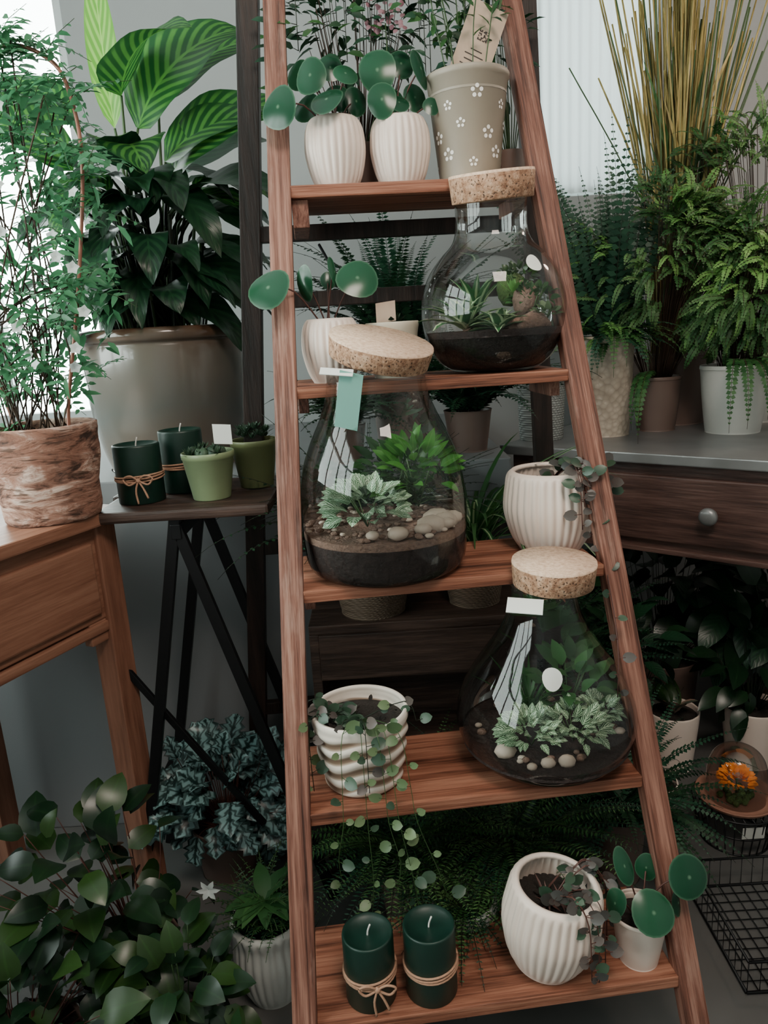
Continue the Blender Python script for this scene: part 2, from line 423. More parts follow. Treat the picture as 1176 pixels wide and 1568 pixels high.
def bush(mb,base,cen,rad,n,L,W,shape,ml,ms,se=2,full=True,droop=.6,rmin=.45,sr=.0015,upv=(0,-.35,1),bend=.6,fold=.15,wave=0,nl=6,lobes=0):
    base=V(base);cen=V(cen)
    for i in range(n):
        v=usph(); r=R(rmin,1); q=V((v.x*rad[0],v.y*rad[1],v.z*rad[2]))*r; p=cen+q
        if p.z<.02: p.z=.02+R(0,.03)
        d=(v+V((0,0,-.15*droop))+rv(.5)); 
        if d.length<.1: d=V((0,-1,0))
        k=R(.65,1.15); m=ml if not isinstance(ml,list) else random.choice(ml)
        if full: leaf(mb,p,d,V(upv)+rv(.4),L*k,W*k,shape,m,nl,1,bend,fold,wave,None,lobes)
        else: lite(mb,p,d,V(upv)+rv(.5),L*k,W*k,m)
        if i%se==0:
            b=base+V((q.x*.15,q.y*.15,0)); mid=(b+p)/2+V((q.x*.12,q.y*.12,.1*rad[2]))
            tube(mb,spline([b,mid,p],3),sr,ms,4,r2=sr*.5)
def vine(mb,pts,r,ml,ms,lr=.010,gap=.014,round_=True):
    sp=spline(pts,8); tube(mb,sp[::2]+[sp[-1]],r,ms,4)
    acc=0;sg=1
    for a,b in zip(sp,sp[1:]):
        acc+=(b-a).length
        if acc>gap:
            acc=R(-.4,.2)*gap;sg=-sg; o=V((sg*R(.5,1),R(-.9,.2),R(-.2,.5))).normalized(); k=lr*R(.6,1.2)
            c=b+o*k*1.1
            tube(mb,[b,c],r*.8,ms,3)
            m=ml if not isinstance(ml,list) else random.choice(ml)
            if round_: leaf(mb,c-o*k*.4,o,V((0,-1,.5))+rv(.5),k*2.1,k*1.7,'heart',m,5,1,.3,.15)
            else: lite(mb,c,o,V((0,-1,.6))+rv(.4),k*2.6,k*1.3,m)
def pot(mb,c,prof,th,soil,mp,segs=48,mod=None,M=None,ms=SOIL,rfun=None,sm=True):
    pr=smoothprof(prof,4) if sm else prof
    rt,zt=pr[-1]
    inner=[(rt-th*.3,zt+th*.25),(rt-th*.8,zt+th*.1),(rt-th,zt-th*.4)]
    rs=rt-th
    for (r,z) in reversed(pr):
        if z<zt-.004 and z>soil: inner.append((max(.001,r-th),z)); rs=r-th
    inner.append((rs,soil))
    lathe(mb,c,pr+inner,mp,segs,mod,M,rfun=rfun)
    lathe(mb,c,[(rs*1.01,soil),(rs*.6,soil+.004),(rs*.3,soil+.002),(0.0005,soil+.004)],ms,24,None,M)
    for i in range(24):
        a=R(0,2*pi);q=rs*R(0,.9); o=V((q*cos(a),q*sin(a),soil+.004)); o=M@o if M else o
        lite(mb,V(c)+o,rv(1),V((0,0,1)),rs*.18,rs*.12,ms)
def ribmod(n,amp,z0=None,z1=None):
    def f(th,r,z):
        return 1+amp*(abs(cos(n*th/2))-.5)*2
    return f
def boxobj(name,cs,mat,parent=None,bevel=.002):
    me=bpy.data.meshes.new(name)
    me.from_pydata([tuple(c) for c in cs],[],[[0,3,2,1],[4,5,6,7],[0,1,5,4],[1,2,6,5],[2,3,7,6],[3,0,4,7]])
    me.materials.append(mat); bm=bmesh.new(); bm.from_mesh(me)
    bmesh.ops.recalc_face_normals(bm,faces=bm.faces)
    if bevel: bmesh.ops.bevel(bm,geom=list(bm.edges),offset=bevel,segments=2,affect='EDGES',profile=.6)
    bm.to_mesh(me); bm.free()
    ob=bpy.data.objects.new(name,me); COL.objects.link(ob)
    if parent: ob.parent=parent
    return ob
def obox(name,o,a,b,c,mat,parent=None,bevel=.002):
    o,a,b,c=V(o),V(a),V(b),V(c)
    return boxobj(name,[o,o+a,o+a+b,o+b,o+c,o+a+c,o+a+b+c,o+b+c],mat,parent,bevel)
def abox(name,x0,x1,y0,y1,z0,z1,mat,parent=None,bevel=.002):
    return obox(name,(x0,y0,z0),(x1-x0,0,0),(0,y1-y0,0),(0,0,z1-z0),mat,parent,bevel)
def beam(name,a,b,w,t,mat,parent=None,side=(1,0,0),bevel=.002):
    a,b=V(a),V(b); d=(b-a).normalized(); s=V(side); s=(s-d*s.dot(d)).normalized(); n=d.cross(s)
    o=a-s*w/2-n*t/2
    return obox(name,o,s*w,n*t,b-a,mat,parent,bevel)
def card(mb,c,u,v,w,h,mat,t=.0006):
    c=V(c);u=V(u).normalized()*w/2;v=V(v).normalized()*h/2;n=u.cross(v).normalized()*t
    vs=[c-u-v+n,c+u-v+n,c+u+v+n,c-u+v+n,c-u-v-n,c+u-v-n,c+u+v-n,c-u+v-n]
    mb.add(vs,[[0,1,2,3],[7,6,5,4],[0,4,5,1],[1,5,6,2],[2,6,7,3],[3,7,4,0]],mat,smooth=False)
def blob(mb,c,r,mat,sq=(1,1,1),amp=.18,fr_=2.0,seg=10):
    c=V(c);off=rv(10);vs=[];fs=[];rg=seg//2+1
    for j in range(rg+1):
        ph=pi*j/rg
        for i in range(seg):
            th=2*pi*i/seg; d=V((sin(ph)*cos(th),sin(ph)*sin(th),cos(ph)))
            k=r*(1+amp*noise.noise(d*fr_+off)); vs.append(c+V((d.x*k*sq[0],d.y*k*sq[1],d.z*k*sq[2])))
    for j in range(rg):
        for i in range(seg):
            a=j*seg+i;b=j*seg+(i+1)%seg; fs.append([a,a+seg,b+seg,b])
    mb.add(vs,fs,mat)
def rosette(mb,c,n,L,W,mat,tilt=(.3,1.2),shape='lance',bend=-.3,layers=3):
    for i in range(n):
        a=i*2.4+R(-.2,.2); t=tilt[0]+(tilt[1]-tilt[0])*(i/n); d=V((cos(a)*sin(t),sin(a)*sin(t),cos(t)))
        leaf(mb,V(c)+d*.002,d,V((0,0,1))+d*.01,L*(.55+.45*i/n)*R(.85,1.1),W,shape,mat,5,1,bend,.3)

# ---------------------------------------------------------------- camera
cd=bpy.data.cameras.new('camera'); cam=bpy.data.objects.new('camera',cd); COL.objects.link(cam); scene.camera=cam
cd.sensor_fit='VERTICAL'; cd.sensor_height=36; cd.lens=26; cd.clip_start=.02
cam.matrix_world=Matrix.Translation((0,0,1.2))@(Matrix.Rotation(radians(90-13.75),4,'X')@Matrix.Rotation(radians(-3.5),4,'Z'))

# ---------------------------------------------------------------- room
BY=2.65
abox('floor',-1.8,1.7,-1.3,BY+.14,-.06,0,FLOORM,bevel=0)
abox('ceiling',-1.8,1.7,-1.3,BY+.14,2.75,2.81,WHITEP,bevel=0)
wb=empty('wall_back')
def wp(n,x0,x1,z0,z1): abox(n,x0,x1,BY,BY+.14,z0,z1,WALL,wb,0)
wp('lower_part',-1.8,1.7,0,.95); wp('upper_part',-1.8,1.7,2.45,2.75)
wp('left_end',-1.8,-1.7,.95,2.45); wp('middle_part',-.92,.55,.95,2.45); wp('right_part',.98,1.7,.95,2.45); wp('under_window',.55,.98,.95,1.60)
abox('wall_right',1.5,1.6,-1.2,BY,0,2.75,WALL,bevel=0)
abox('wall_front',-1.75,1.6,-1.3,-1.2,0,2.75,WALL,bevel=0)
wl=empty('wall_left')
abox('lower_part',-1.75,-1.65,-1.2,BY,0,1.05,WALL,wl,0); abox('upper_part',-1.75,-1.65,-1.2,BY,2.4,2.75,WALL,wl,0)
abox('rear_part',-1.75,-1.65,1.6,BY,1.05,2.4,WALL,wl,0); abox('front_part',-1.75,-1.65,-1.2,-.7,1.05,2.4,WALL,wl,0)
def win(name,x0,x1,z0,z1,nx):
    e=empty(name); t=.035
    abox('frame_left',x0,x0+t,BY+.03,BY+.09,z0,z1,WHITEP,e); abox('frame_right',x1-t,x1,BY+.03,BY+.09,z0,z1,WHITEP,e)
    abox('frame_top',x0,x1,BY+.03,BY+.09,z1-t,z1,WHITEP,e); abox('frame_bottom',x0,x1,BY+.03,BY+.09,z0,z0+t,WHITEP,e)
    for i in range(1,nx):
        x=x0+(x1-x0)*i/nx; abox('mullion_%d'%i,x-t/2,x+t/2,BY+.04,BY+.08,z0,z1,WHITEP,e)
    return e
win('window_1',-1.7,-.92,.95,2.45,2); w2=win('window_2',.55,.98,1.60,2.45,1)
mb=MB(); vs=[]
for i in range(61):
    x=.56+.41*i/60; y=BY+.012+.008*sin(i*1.3)
    vs+= [V((x,y,1.61)),V((x,y,2.44))]
mb.add(vs,[[2*i,2*i+2,2*i+3,2*i+1] for i in range(60)],SHEER); mb.obj('sheer_curtain',w2)
e=empty('window_3')
abox('frame_bottom',-1.73,-1.67,-.7,1.6,1.05,1.09,WHITEP,e); abox('frame_top',-1.73,-1.67,-.7,1.6,2.36,2.4,WHITEP,e); abox('transom',-1.73,-1.67,-.7,1.6,1.85,1.90,WHITEP,e)
for i,y in enumerate((-.7,-.13,.43,1.0,1.56)): abox('mullion_%d'%i,-1.73,-1.67,y,y+.06,1.05,2.4,WHITEP,e)
abox('window_ledge',-1.65,.30,1.68,BY,0,.90,LEDGE,bevel=.004)

def area(name,loc,rot,sx,sy,e,col,portal=False):
    l=bpy.data.lights.new(name,'AREA'); l.shape='RECTANGLE'; l.size=sx; l.size_y=sy; l.energy=e; l.color=col
    if portal: l.cycles.is_portal=True
    o=bpy.data.objects.new(name,l); COL.objects.link(o); o.location=loc; o.rotation_euler=rot; return o
area('portal_window_1',(-1.31,BY+.13,1.70),(radians(-90),0,0),.78,1.5,1,(1,1,1),True)
area('portal_window_2',(.765,BY+.13,2.02),(radians(-90),0,0),.43,.85,1,(1,1,1),True)
area('portal_window_3',(-1.74,.45,1.72),(0,radians(-90),0),1.35,2.3,1,(1,1,1),True)
area('overhead_fill',(.35,-.05,2.6),(radians(18),0,0),.6,.6,31,(1,.85,.73))  # unseen fill light, added overhead to brighten the fronts of the white pots
pl=bpy.data.lights.new('warm_lamp','POINT'); pl.energy=12; pl.color=(1,.74,.60); pl.shadow_soft_size=.08
po=bpy.data.objects.new('warm_lamp',pl); COL.objects.link(po); po.location=(1.3,1.75,1.95)
w=bpy.data.worlds.new('world'); scene.world=w; w.use_nodes=True
w.node_tree.nodes['Background'].inputs[0].default_value=(.87,1.0,.95,1); w.node_tree.nodes['Background'].inputs[1].default_value=14

# ---------------------------------------------------------------- ladder
O=V((0,1.166,.915)); yw=radians(5.2); ln=radians(18.6)
U=V((cos(yw),sin(yw),0)); B=V((-sin(yw),cos(yw),0)); S=B*sin(ln)+V((0,0,cos(ln))); N=B*cos(ln)-V((0,0,sin(ln)))
def LP(u,s,n=0): return O+U*u+S*s+N*n
lu=lambda s:-.172+.0484*s
ru=lambda s:.385-.068*s
lad=empty('ladder_shelf')
s0=-(.915)/cos(ln)+.001; s1=1.25; rw=.038
def rail(name,fu,sg,mat):
    cs=[]
    for s in (s0,s1):
        u=fu(s); a=(u,u+rw) if sg>0 else (u-rw,u)
        cs+= [LP(a[0],s,0),LP(a[1],s,0),LP(a[1],s,.032),LP(a[0],s,.032)]
    boxobj(name,cs,mat,lad,.004)
rail('rail_left',lu,1,LAD); rail('rail_right',ru,-1,LADR)
SZ=[1.445,1.119,.804,.477,.18,1.90]
def s_at(z): return (z-O.z)/cos(ln)
for i,z in enumerate(SZ):
    s=s_at(z); a=LP(lu(s)+rw-.001,s); b=LP(ru(s)-rw+.001,s); dpt=.20
    o=a+V((0,0,-.020))
    obox('shelf_board_%d'%(i+1),o,b-a,B*dpt,(0,0,.020),LADX,lad,.002)
    for nm,p,sg in (('l',a,1),('r',b,-1)):
        big=(i==0 and nm=='l'); off=.012 if big else .045
        obox('cleat_%d%s'%(i+1,nm),p+V((0,0,-.066 if big else -.048))+B*off,U*((.028 if big else .018)*sg),B*(.17-off),(0,0,.045 if big else .027),LAD,lad,.002)
TL=V((-.17,1.50,1.98));TR=V((.31,1.55,1.98));BL=V((-.36,1.62,0));BR=V((.40,1.66,0))
beam('rear_leg_left',BL,TL,.040,.03,DARKW,lad); beam('rear_leg_right',BR,TR,.040,.03,DARKW,lad)
for k,z in enumerate((1.395,1.27,.75,.35)):
    t=z/1.98; p=BL.lerp(TL,t);q=BR.lerp(TR,t); beam('rear_rung_%d'%(k+1),p,q,.030,.02,DARKW,lad,side=(0,0,1))
beam('brace_iron',(-.10,1.60,1.38),(-.05,1.60,1.28),.006,.006,BLACK,lad)

# ---------------------------------------------------------------- ribbed pots
def ribpot(mb,c,r,h,open_=.8,nr=22,mat=CER,M=None,soil=.82):
    prof=[(.0005,0),(r*.62,0),(r*.70,h*.02),(r*.86,h*.2),(r*.98,h*.45),(r*1.0,h*.62),(r*.96,h*.82),(r*(open_+.06),h*.96),(r*open_,h)]
    def mod(th,rr,z):
        k=max(0,min(1,z/(h*.12)))*max(0,min(1,(h*.985-z)/(h*.06)))
        return 1+.026*k*(abs(sin(nr*th/2))*2-1.2)
    pot(mb,c,prof,.006*r/.05,h*soil,mat,nr*6,mod,M)
def petiole(mb,a,b,r=.0014,m=STEMR,sag=.0):
    a,b=V(a),V(b); mid=a.lerp(b,.55)+V((0,0,.25*(V((a.x,a.y,0))-V((b.x,b.y,0))).length))
    tube(mb,spline([a,mid,b],4),r,m,5)
def pilea(name,c,r,h,leaves,mat=CER,nr=26,plainpot=False):
    mb=MB()
    if plainpot: pot(mb,c,[(.0005,0),(r*.62,0),(r*.68,h*.03),(r*.8,h*.4),(r*.95,h*.9),(r*1.0,h*.95),(r,h)],.004,h*.85,mat)
    else: ribpot(mb,c,r,h,nr=nr)
    base=V(c)+V((0,0,h*.8))
    for (dx,dy,z,rr,nx,ny,nz,el) in leaves:
        p=V((c[0]+dx,c[1]+dy,z)); nn=V((nx,ny,nz))
        petiole(mb,base+rv(.008),p-nn.normalized()*.001)
        disc(mb,p,nn,rr,PILEA,.14,el)
    return mb.obj(name)
z1_=SZ[0]
A=(-.046,1.395,z1_); Bp=(.067,1.405,z1_)
pilea('potted_pilea',A,.052,.110,[(-.084,-.065,1.562,.036,-.5,-1,.25,.9),(-.032,-.01,1.622,.034,-.3,-1,.35,.8),(.026,-.03,1.615,.026,.3,-1,.9,.8),(-.006,-.05,1.572,.030,-.4,-1,.9,.95),(.0,.03,1.645,.024,.1,-1,.3,.9),(-.055,.04,1.64,.028,-.4,-1,.3,.8),(.04,.03,1.590,.026,.5,-1,.2,.8),(-.045,.03,1.585,.028,-.5,-1,.5,.9),(.01,.04,1.60,.028,.2,-1,.5,.9)])
pilea('potted_pilea',Bp,.052,.108,[(-.032,.0,1.630,.038,-.1,-1,.2,.85),(-.028,-.035,1.575,.031,-.1,-1,.2,.8),(.038,-.01,1.625,.036,.9,-1,.45,.45),(.03,.02,1.590,.026,.3,-1,.3,.8),(-.01,.03,1.59,.026,.2,-1,.4,.9),(.055,-.02,1.565,.016,.2,-1,.3,.9),(.01,.04,1.65,.028,.2,-1,.4,.8),(.0,-.03,1.570,.020,.3,-1,.8,.9)])
C2=(-.073,1.305,SZ[1])
pilea('potted_pilea',C2,.050,.105,[(-.088,-.07,1.275,.037,-.4,-1,.7,1.0),(-.034,-.02,1.284,.030,-.7,-1,-.1,.55),(.012,-.0,1.300,.026,.9,-.5,.2,.45),(.052,-.01,1.286,.036,.15,-1,.6,1.0),(.0,.04,1.29,.016,.2,-1,.3,.8)])
C5=(.372,1.0,SZ[4])
pilea('potted_pilea',C5,.046,.092,[(.067,-.02,.345,.034,.15,-1,.5,.95),(.006,-.04,.300,.034,.1,-.8,.8,1.0),(-.028,.0,.355,.030,.4,-1,.7,.55),(.02,.03,.325,.022,-.3,-1,.4,.8),(.055,-.01,.29,.024,.7,-.7,.2,.6),(-.045,-.02,.305,.024,-.8,-.8,.4,.7)],plainpot=True)

# grey tin pot with flower prints and kraft tag
mb=MB(); gc=V((.189,1.42,z1_)); gh=.173
gp=[(.0005,0),(.052,0),(.0525,.002),(.0695,gh-.012),(.0725,gh-.010),(.073,gh-.003),(.0715,gh)]
pot(mb,gc,gp,.002,gh*.8,GREYM,56,sm=False)
def gr(z): return .0525+(.0695-.0525)*z/(gh-.012)+.0006
for row,z in enumerate((.03,.075,.12)):
    for k in range(8):
        th=k*2*pi/8+row*.45; r0=gr(z); zz0=z+(.012 if k%2 else -.004); sc=.0066 if (k+row)%2 else .0048
        for q in range(5):
            a=2*pi*q/5+.3; cu=cos(a)*sc*1.15; cz=sin(a)*sc*1.15; vs=[]
            for m in range(8):
                bb=2*pi*m/8; uu=cu+cos(bb)*sc*.52; zz=cz+sin(bb)*sc*.52
                t2=th+uu/r0; rr=gr(zz0+zz); vs.append(gc+V((rr*cos(t2),rr*sin(t2),zz0+zz)))
            mb.add(vs,[list(range(8))],WHT,smooth=False)
tc_=gc+V((.018,-.015,.216)); ax=(.9,.1,-.42); ay=(.38,.1,.9)
card(mb,tc_,ax,ay,.066,.13,KRAFT)
tu=V(ax).normalized();tv=V(ay).normalized();tn=tu.cross(tv).normalized(); 
if tn.y>0: tn=-tn
random.seed(3)
for i in range(9):
    for j in range(9):
        if random.random()<.5 or (i in(0,8) and j in (0,8)): card(mb,tc_+tn*.0011+tu*(.004+(i-4)*.0019)+tv*(.016+(j-4)*.0019),tu,tv,.0019,.0019,DARKW,.0001)
for j in range(5): card(mb,tc_+tn*.0011+tu*R(-.004,.004)+tv*(-.010-j*.009),tu,tv,R(.02,.04),.0016,DARKW,.0001)
for i in range(16):
    a=R(0,6.3); tube(mb,spline([gc+V((cos(a)*.03,sin(a)*.03,.14)),gc+V((cos(a)*.05,sin(a)*.04,.24)),gc+V((cos(a)*.08,sin(a)*.06,R(.28,.40)))],4),.0012,STEM,4)
    for j in range(9):
        t=R(.3,1); lite(mb,gc+V((cos(a)*(.03+.05*t),.01+sin(a)*(.03+.04*t),.15+.22*t)),rv(1)+V((0,0,.3)),V((0,-.5,1)),.03,.011,random.choice([FERND,FERN]))
mb.obj('potted_plant_in_flower_print_pot')

random.seed(11)
mb=MB(); c=V((.0,1.50,z1_)); pot(mb,c,[(.0005,0),(.038,0),(.04,.004),(.05,.08),(.05,.085)],.003,.07,BROWNP)
bush(mb,c+V((0,0,.07)),c+V((0,0,.28)),(.12,.03,.12),170,.035,.014,'lance',[FERND,SWORD,FERND],STEMB,se=3,full=False)
for i in range(40): 
    p=c+V((.055+R(-.034,.034),-.035+R(-.02,.02),.290+R(-.03,.03)))
    disc(mb,p,V((R(-.5,.5),-1,R(-.2,.8))),.0045,PINK,.3)
tube(mb,spline([c+V((0,0,.07)),c+V((.05,-.02,.2)),c+V((.055,-.03,.28))],4),.0015,STEM,4)
mb.obj('potted_pink_hydrangea')
mb=MB(); c=V((.275,1.51,z1_)); pot(mb,c,[(.0005,0),(.026,0),(.028,.004),(.033,.06),(.033,.065)],.003,.05,BROWNP)
bush(mb,c+V((0,0,.05)),c+V((-.03,0,.24)),(.08,.02,.12),70,.035,.014,'lance',[FERND,SWORD],STEM,se=3,full=False)
mb.obj('potted_myrtle')
for k,(x,n) in enumerate(((-.02,12),(.13,14))):
    mb=MB(); c=V((x,1.58+.09*x,SZ[5])); pot(mb,c,[(.0005,0),(.04,0),(.045,.01),(.058,.08),(.058,.09)],.004,.075,CERW)
    for i in range(n):
        a=R(-3.2,0); q=c+V((cos(a)*.06,-.06-abs(sin(a))*.06,.08)); vine(mb,[c+V((0,0,.08)),q,q+V((cos(a)*.05,-.03,-.09)),q+V((cos(a)*.06,-.03,-R(.24,.36)))],.001,[FERND,SWORD,FERN],STEMD,.011,.012,False)
    mb.obj('trailing_ivy_pot')

mb=MB(); c=V((.034,1.34,SZ[1])); pot(mb,c,[(.0005,0),(.033,0),(.036,.004),(.044,.07),(.047,.088),(.047,.094)],.004,.085,CER2)
rosette(mb,c+V((0,0,.085)),16,.04,.016,CACT,shape='lance'); card(mb,c+V((-.01,-.02,.112)),(1,0,.1),(0,.1,1),.034,.034,KRAFT)
mb.obj('potted_haworthia')

# ---------------------------------------------------------------- trailing ribbed pots
random.seed(21)
mb=MB(); c=V((.297,1.285,SZ[2])); ribpot(mb,c,.081,.140,.86,34)
for i in range(7):
    a=R(-1.3,.3); t=c+V((cos(a)*.062,sin(a)*.062-.005,.145)); L=R(.02,.11)
    vine(mb,[c+V((0,0,.12)),t+V((0,0,.018)),t+V((cos(a)*.03,sin(a)*.03,-.01)),t+V((cos(a)*.03+.005,sin(a)*.03,-L))],.001,[PURP,HOYA,PURP],STEMR,.010,.014)
vine(mb,[c+V((.02,-.01,.12)),c+V((.060,-.05,.145)),c+V((.066,-.10,.02)),c+V((.060,-.20,-.10)),c+V((.055,-.22,-.19))],.001,[HOYA,PURP],STEMR,.009,.02)
mb.obj('potted_trailing_peperomia')
mb=MB(); c=V((.219,1.005,SZ[4])); Mt=Matrix.Rotation(radians(7),3,'Y')@Matrix.Rotation(radians(4),3,'X')
ribpot(mb,c+V((0,0,.008)),.078,.148,.86,34,M=Mt,soil=.70)
for i in range(8):
    a=R(-1.25,.4); t=c+V((cos(a)*.068,sin(a)*.066,.145)); L=R(.03,.13)
    vine(mb,[c+V((.01,0,.11)),t+V((0,0,.025)),t+V((cos(a)*.022+.01,sin(a)*.022,-.01)),t+V((cos(a)*.022+.015,sin(a)*.022,-L))],.001,[PURP,PURP,HOYA],STEMR,.0095,.016)
for i in range(10): lite(mb,c+V((R(0,.04),R(-.03,.03),.11)),V((R(-1,1),R(-.6,.6),.5)),V((0,0,1)),.05,.005,STEMR)
mb.obj('potted_string_of_hearts')

# wave pot
mb=MB(); c=V((-.060,1.10,SZ[3])); h=.128
prof=[(.0005,0),(.056,0),(.062,.003)]+[(.064+.016*(k/56)**.8,.006+(h-.012)*k/56) for k in range(57)]+[(.079,h)]
wf=lambda th,z: sin(2*pi*z/h*4.6+1.9*sin(2*th+.4)+.7*sin(5*th))
def wmod(th,r,z):
    k=max(0,min(1,z/.012))*max(0,min(1,(h*.90-z)/.01)); return 1+.026*k*wf(th,z)
def wrf(th,r,z):
    k=max(0,min(1,(h*.90-z)/.01)); return .5+.5*(k*wf(th,z)+(1-k))
pot(mb,c,prof,.007,.105,WAVE,120,wmod,rfun=wrf,sm=False)
for a,L in ((-3.3,.03),(-2.95,.11),(-2.8,.05),(-2.6,.12),(-1.45,.10),(-.2,.02)):
    t=c+V((cos(a)*.075,sin(a)*.075,.130))
    vine(mb,[c+V((R(-.02,.02),R(-.02,.02),.11)),t+V((0,0,.012)),t+V((cos(a)*.018,sin(a)*.016,-.02)),t+V((cos(a)*.018,sin(a)*.016,-L))],.0009,[HOYA,HOYA,HOYAG,PURP],STEMD,.0105,.0155)
for i in range(7):
    a=R(-3.4,-1.8); t=c+V((cos(a)*.050,sin(a)*.050,.125)); vine(mb,[c+V((0,0,.108)),t+V((0,0,.008)),t+V((cos(a)*.02,sin(a)*.02,.004))],.0009,[HOYA,HOYA,PURP],STEMD,.010,.012)
for i,(x,zz) in enumerate(((-.03,.14),(.005,.22),(.035,.17),(.05,.26),(.075,.2))):
    vine(mb,[c+V((0,0,.11)),c+V((x*.8,-.085,.13)),c+V((x,-.095,.04)),c+V((x*1.1,-.10,-.02)),c+V((x*1.5,-.09,-zz*.6)),c+V((x*1.6+R(-.02,.02),-.075,-zz))],.0007,[HOYAG,HOYAG,HOYA],STEM,.010,.034)
mb.obj('potted_trailing_hoya')

# ---------------------------------------------------------------- terrariums
def corkdisc(name,c,r,h,M,parent):
    mb=MB(); lathe(mb,c,[(.0005,0),(r*.93,0),(r*.95,.001),(r*.995,h*.9)],CORK,64,M=M); lathe(mb,c,[(r*.995,h*.9),(r*.985,h),(.0005,h)],CORKT,64,M=M); return mb.obj(name,parent)
def content_soil(mb,c,prof,zt,mat,off=.003,top=BARKC,bump=.006):
    pr=[(max(.0005,r-off),z+ (off if z<.005 else 0)) for r,z in prof if z<zt]
    rt=None
    for (a,b) in zip(prof,prof[1:]):
        if a[1]<=zt<=b[1]: rt=a[0]+(b[0]-a[0])*(zt-a[1])/max(1e-6,b[1]-a[1])-off
    pr.append((rt,zt)); lathe(mb,c,pr,mat,48)
    lathe(mb,c,[(rt+.0006,zt-.010),(rt+.0008,zt-.004),(rt+.0004,zt+.001)],top,48,mod=lambda th,r,z:1+.002*sin(th*23))
    def zz(p): return zt+bump*noise.noise(V((p.x*25,p.y*25,c[2]*9)))
    vs=[];segs=48;rg=[1,.85,.65,.45,.25,.02]
    for q in rg:
        for i in range(segs):
            th=2*pi*i/segs; p=V((rt*q*cos(th),rt*q*sin(th),0)); vs.append(V(c)+V((p.x,p.y,zz(p) if q<1 else zt)))
    fs=[[j*segs+i,j*segs+(i+1)%segs,(j+1)*segs+(i+1)%segs,(j+1)*segs+i] for j in range(len(rg)-1) for i in range(segs)]
    mb.add(vs,fs,top); return rt
def mound(mb,c,r,n,L,W,mat,zoff=.02,shape='ovate',flat=.7):
    for i in range(n):
        v=usph(); v.z=abs(v.z); p=V(c)+V((v.x*r,v.y*r,v.z*r*flat+zoff)); d=(v+V((0,0,.1))+rv(.4)); k=R(.7,1.15)
        leaf(mb,p,d,V((0,-.5,1))+rv(.3),L*k,W*k,shape,mat,5,1,.7,.2)
    for i in range(5): a=R(0,6.3); tube(mb,[V(c),V(c)+V((cos(a)*r*.6,sin(a)*r*.6,r*flat*.8+zoff))],.0012,STEM,4)

random.seed(31)
T=empty('glass_terrarium'); c=V((.0,1.222,SZ[2]+.0005))
gp=smoothprof([(.0005,.001),(.10,0),(.122,.004),(.134,.018),(.139,.05),(.140,.10),(.138,.14),(.130,.185),(.115,.225),(.098,.26),(.086,.29),(.081,.315),(.081,.338),(.0835,.342)],4)
mb=MB(); lathe(mb,c,gp,GLASS,72); mb.obj('glass_jar',T)
mb=MB(); rt=content_soil(mb,c,gp,.076,SOILG)
for i in range(150):
    a=R(0,6.3);q=rt*(R(.62,.96)); 
    if R(0,1)<.35:q*=R(.2,1)
    blob(mb,c+V((cos(a)*q,sin(a)*q,.081)),R(.003,.006),BARKC if R(0,1)<.75 else PEB,(1.3,1,.7),seg=8)
for (x,y,r) in ((.075,-.07,.020),(.098,-.05,.018),(.088,-.035,.022),(.06,-.095,.012),(-.02,-.115,.009),(.02,-.112,.014),(.112,-.03,.015),(.10,-.065,.012)):
    blob(mb,c+V((x,y,.088)),r,PEB,(1.2,1,.8),.12)
mb.obj('soil_and_pebbles',T)
mb=MB(); mound(mb,c+V((-.028,-.058,.088)),.052,120,.030,.022,FITT2,.02,'ovate',.9)
mound(mb,c+V((.06,.01,.10)),.05,60,.042,.019,BRITE,.04,'ovate',1.2)
mound(mb,c+V((.02,.05,.10)),.06,50,.04,.018,FERN,.03,'ovate',1.0)
for i in range(9): a=R(0,6.3); frond(mb,c+V((.05,.03,.1)),V((cos(a)*.5,sin(a)*.4,1)),R(.09,.15),.9,16,.02,.007,FERN,STEM)
mb.obj('terrarium_plants',T)
corkdisc('cork_lid',c+V((.006,-.002,.350)),.0855,.034,Matrix.Rotation(radians(13),3,'Y')@Matrix.Rotation(radians(14),3,'X'),T)
mb=MB(); card(mb,c+V((-.043,-.098,.296)),(1,0,-.28),(.18,-.12,1),.036,.086,TEAL); card(mb,c+V((-.058,-.100,.340)),(1,-.1,-.12),(.1,.9,.5),.05,.018,PAPER)
tube(mb,[c+V((-.06,-.09,.335)),c+V((-.03,-.085,.33))],.0006,TWINE,4); mb.obj('price_tag',T)

T=empty('glass_terrarium'); c=V((.213,1.345,SZ[1]+.0005))
gp=smoothprof([(.0005,.001),(.05,0),(.075,.004),(.100,.022),(.119,.056),(.1265,.095),(.124,.13),(.112,.165),(.090,.195),(.071,.214),(.063,.232),(.061,.26),(.0615,.285),(.064,.289)],4)
mb=MB(); lathe(mb,c,gp,GLASS,72); mb.obj('glass_jar',T)
mb=MB(); rt=content_soil(mb,c,gp,.070,SOIL,top=SOILG)
for i in range(14): a=R(0,6.3);q=R(.02,.09); blob(mb,c+V((.02+cos(a)*q*.8,sin(a)*q,.078)),R(.012,.026),random.choice([MOSS,BARKC,MOSS]),(1.2,1,.8),.3)
blob(mb,c+V((.055,-.01,.12)),.028,BARKC,(.8,.8,1.2),.35); blob(mb,c+V((.035,.02,.14)),.028,MOSS,(.9,.9,1.1),.35)
mb.obj('soil_and_moss',T)
mb=MB()
rosette(mb,c+V((-.055,-.03,.073)),22,.12,.024,VARI,(.2,1.3),'linear',.9)
rosette(mb,c+V((.0,-.065,.070)),18,.080,.022,VARI,(.3,1.45),'linear',.9)
rosette(mb,c+V((-.03,.01,.093)),12,.12,.018,SPID,(.1,.8),'linear',.7)
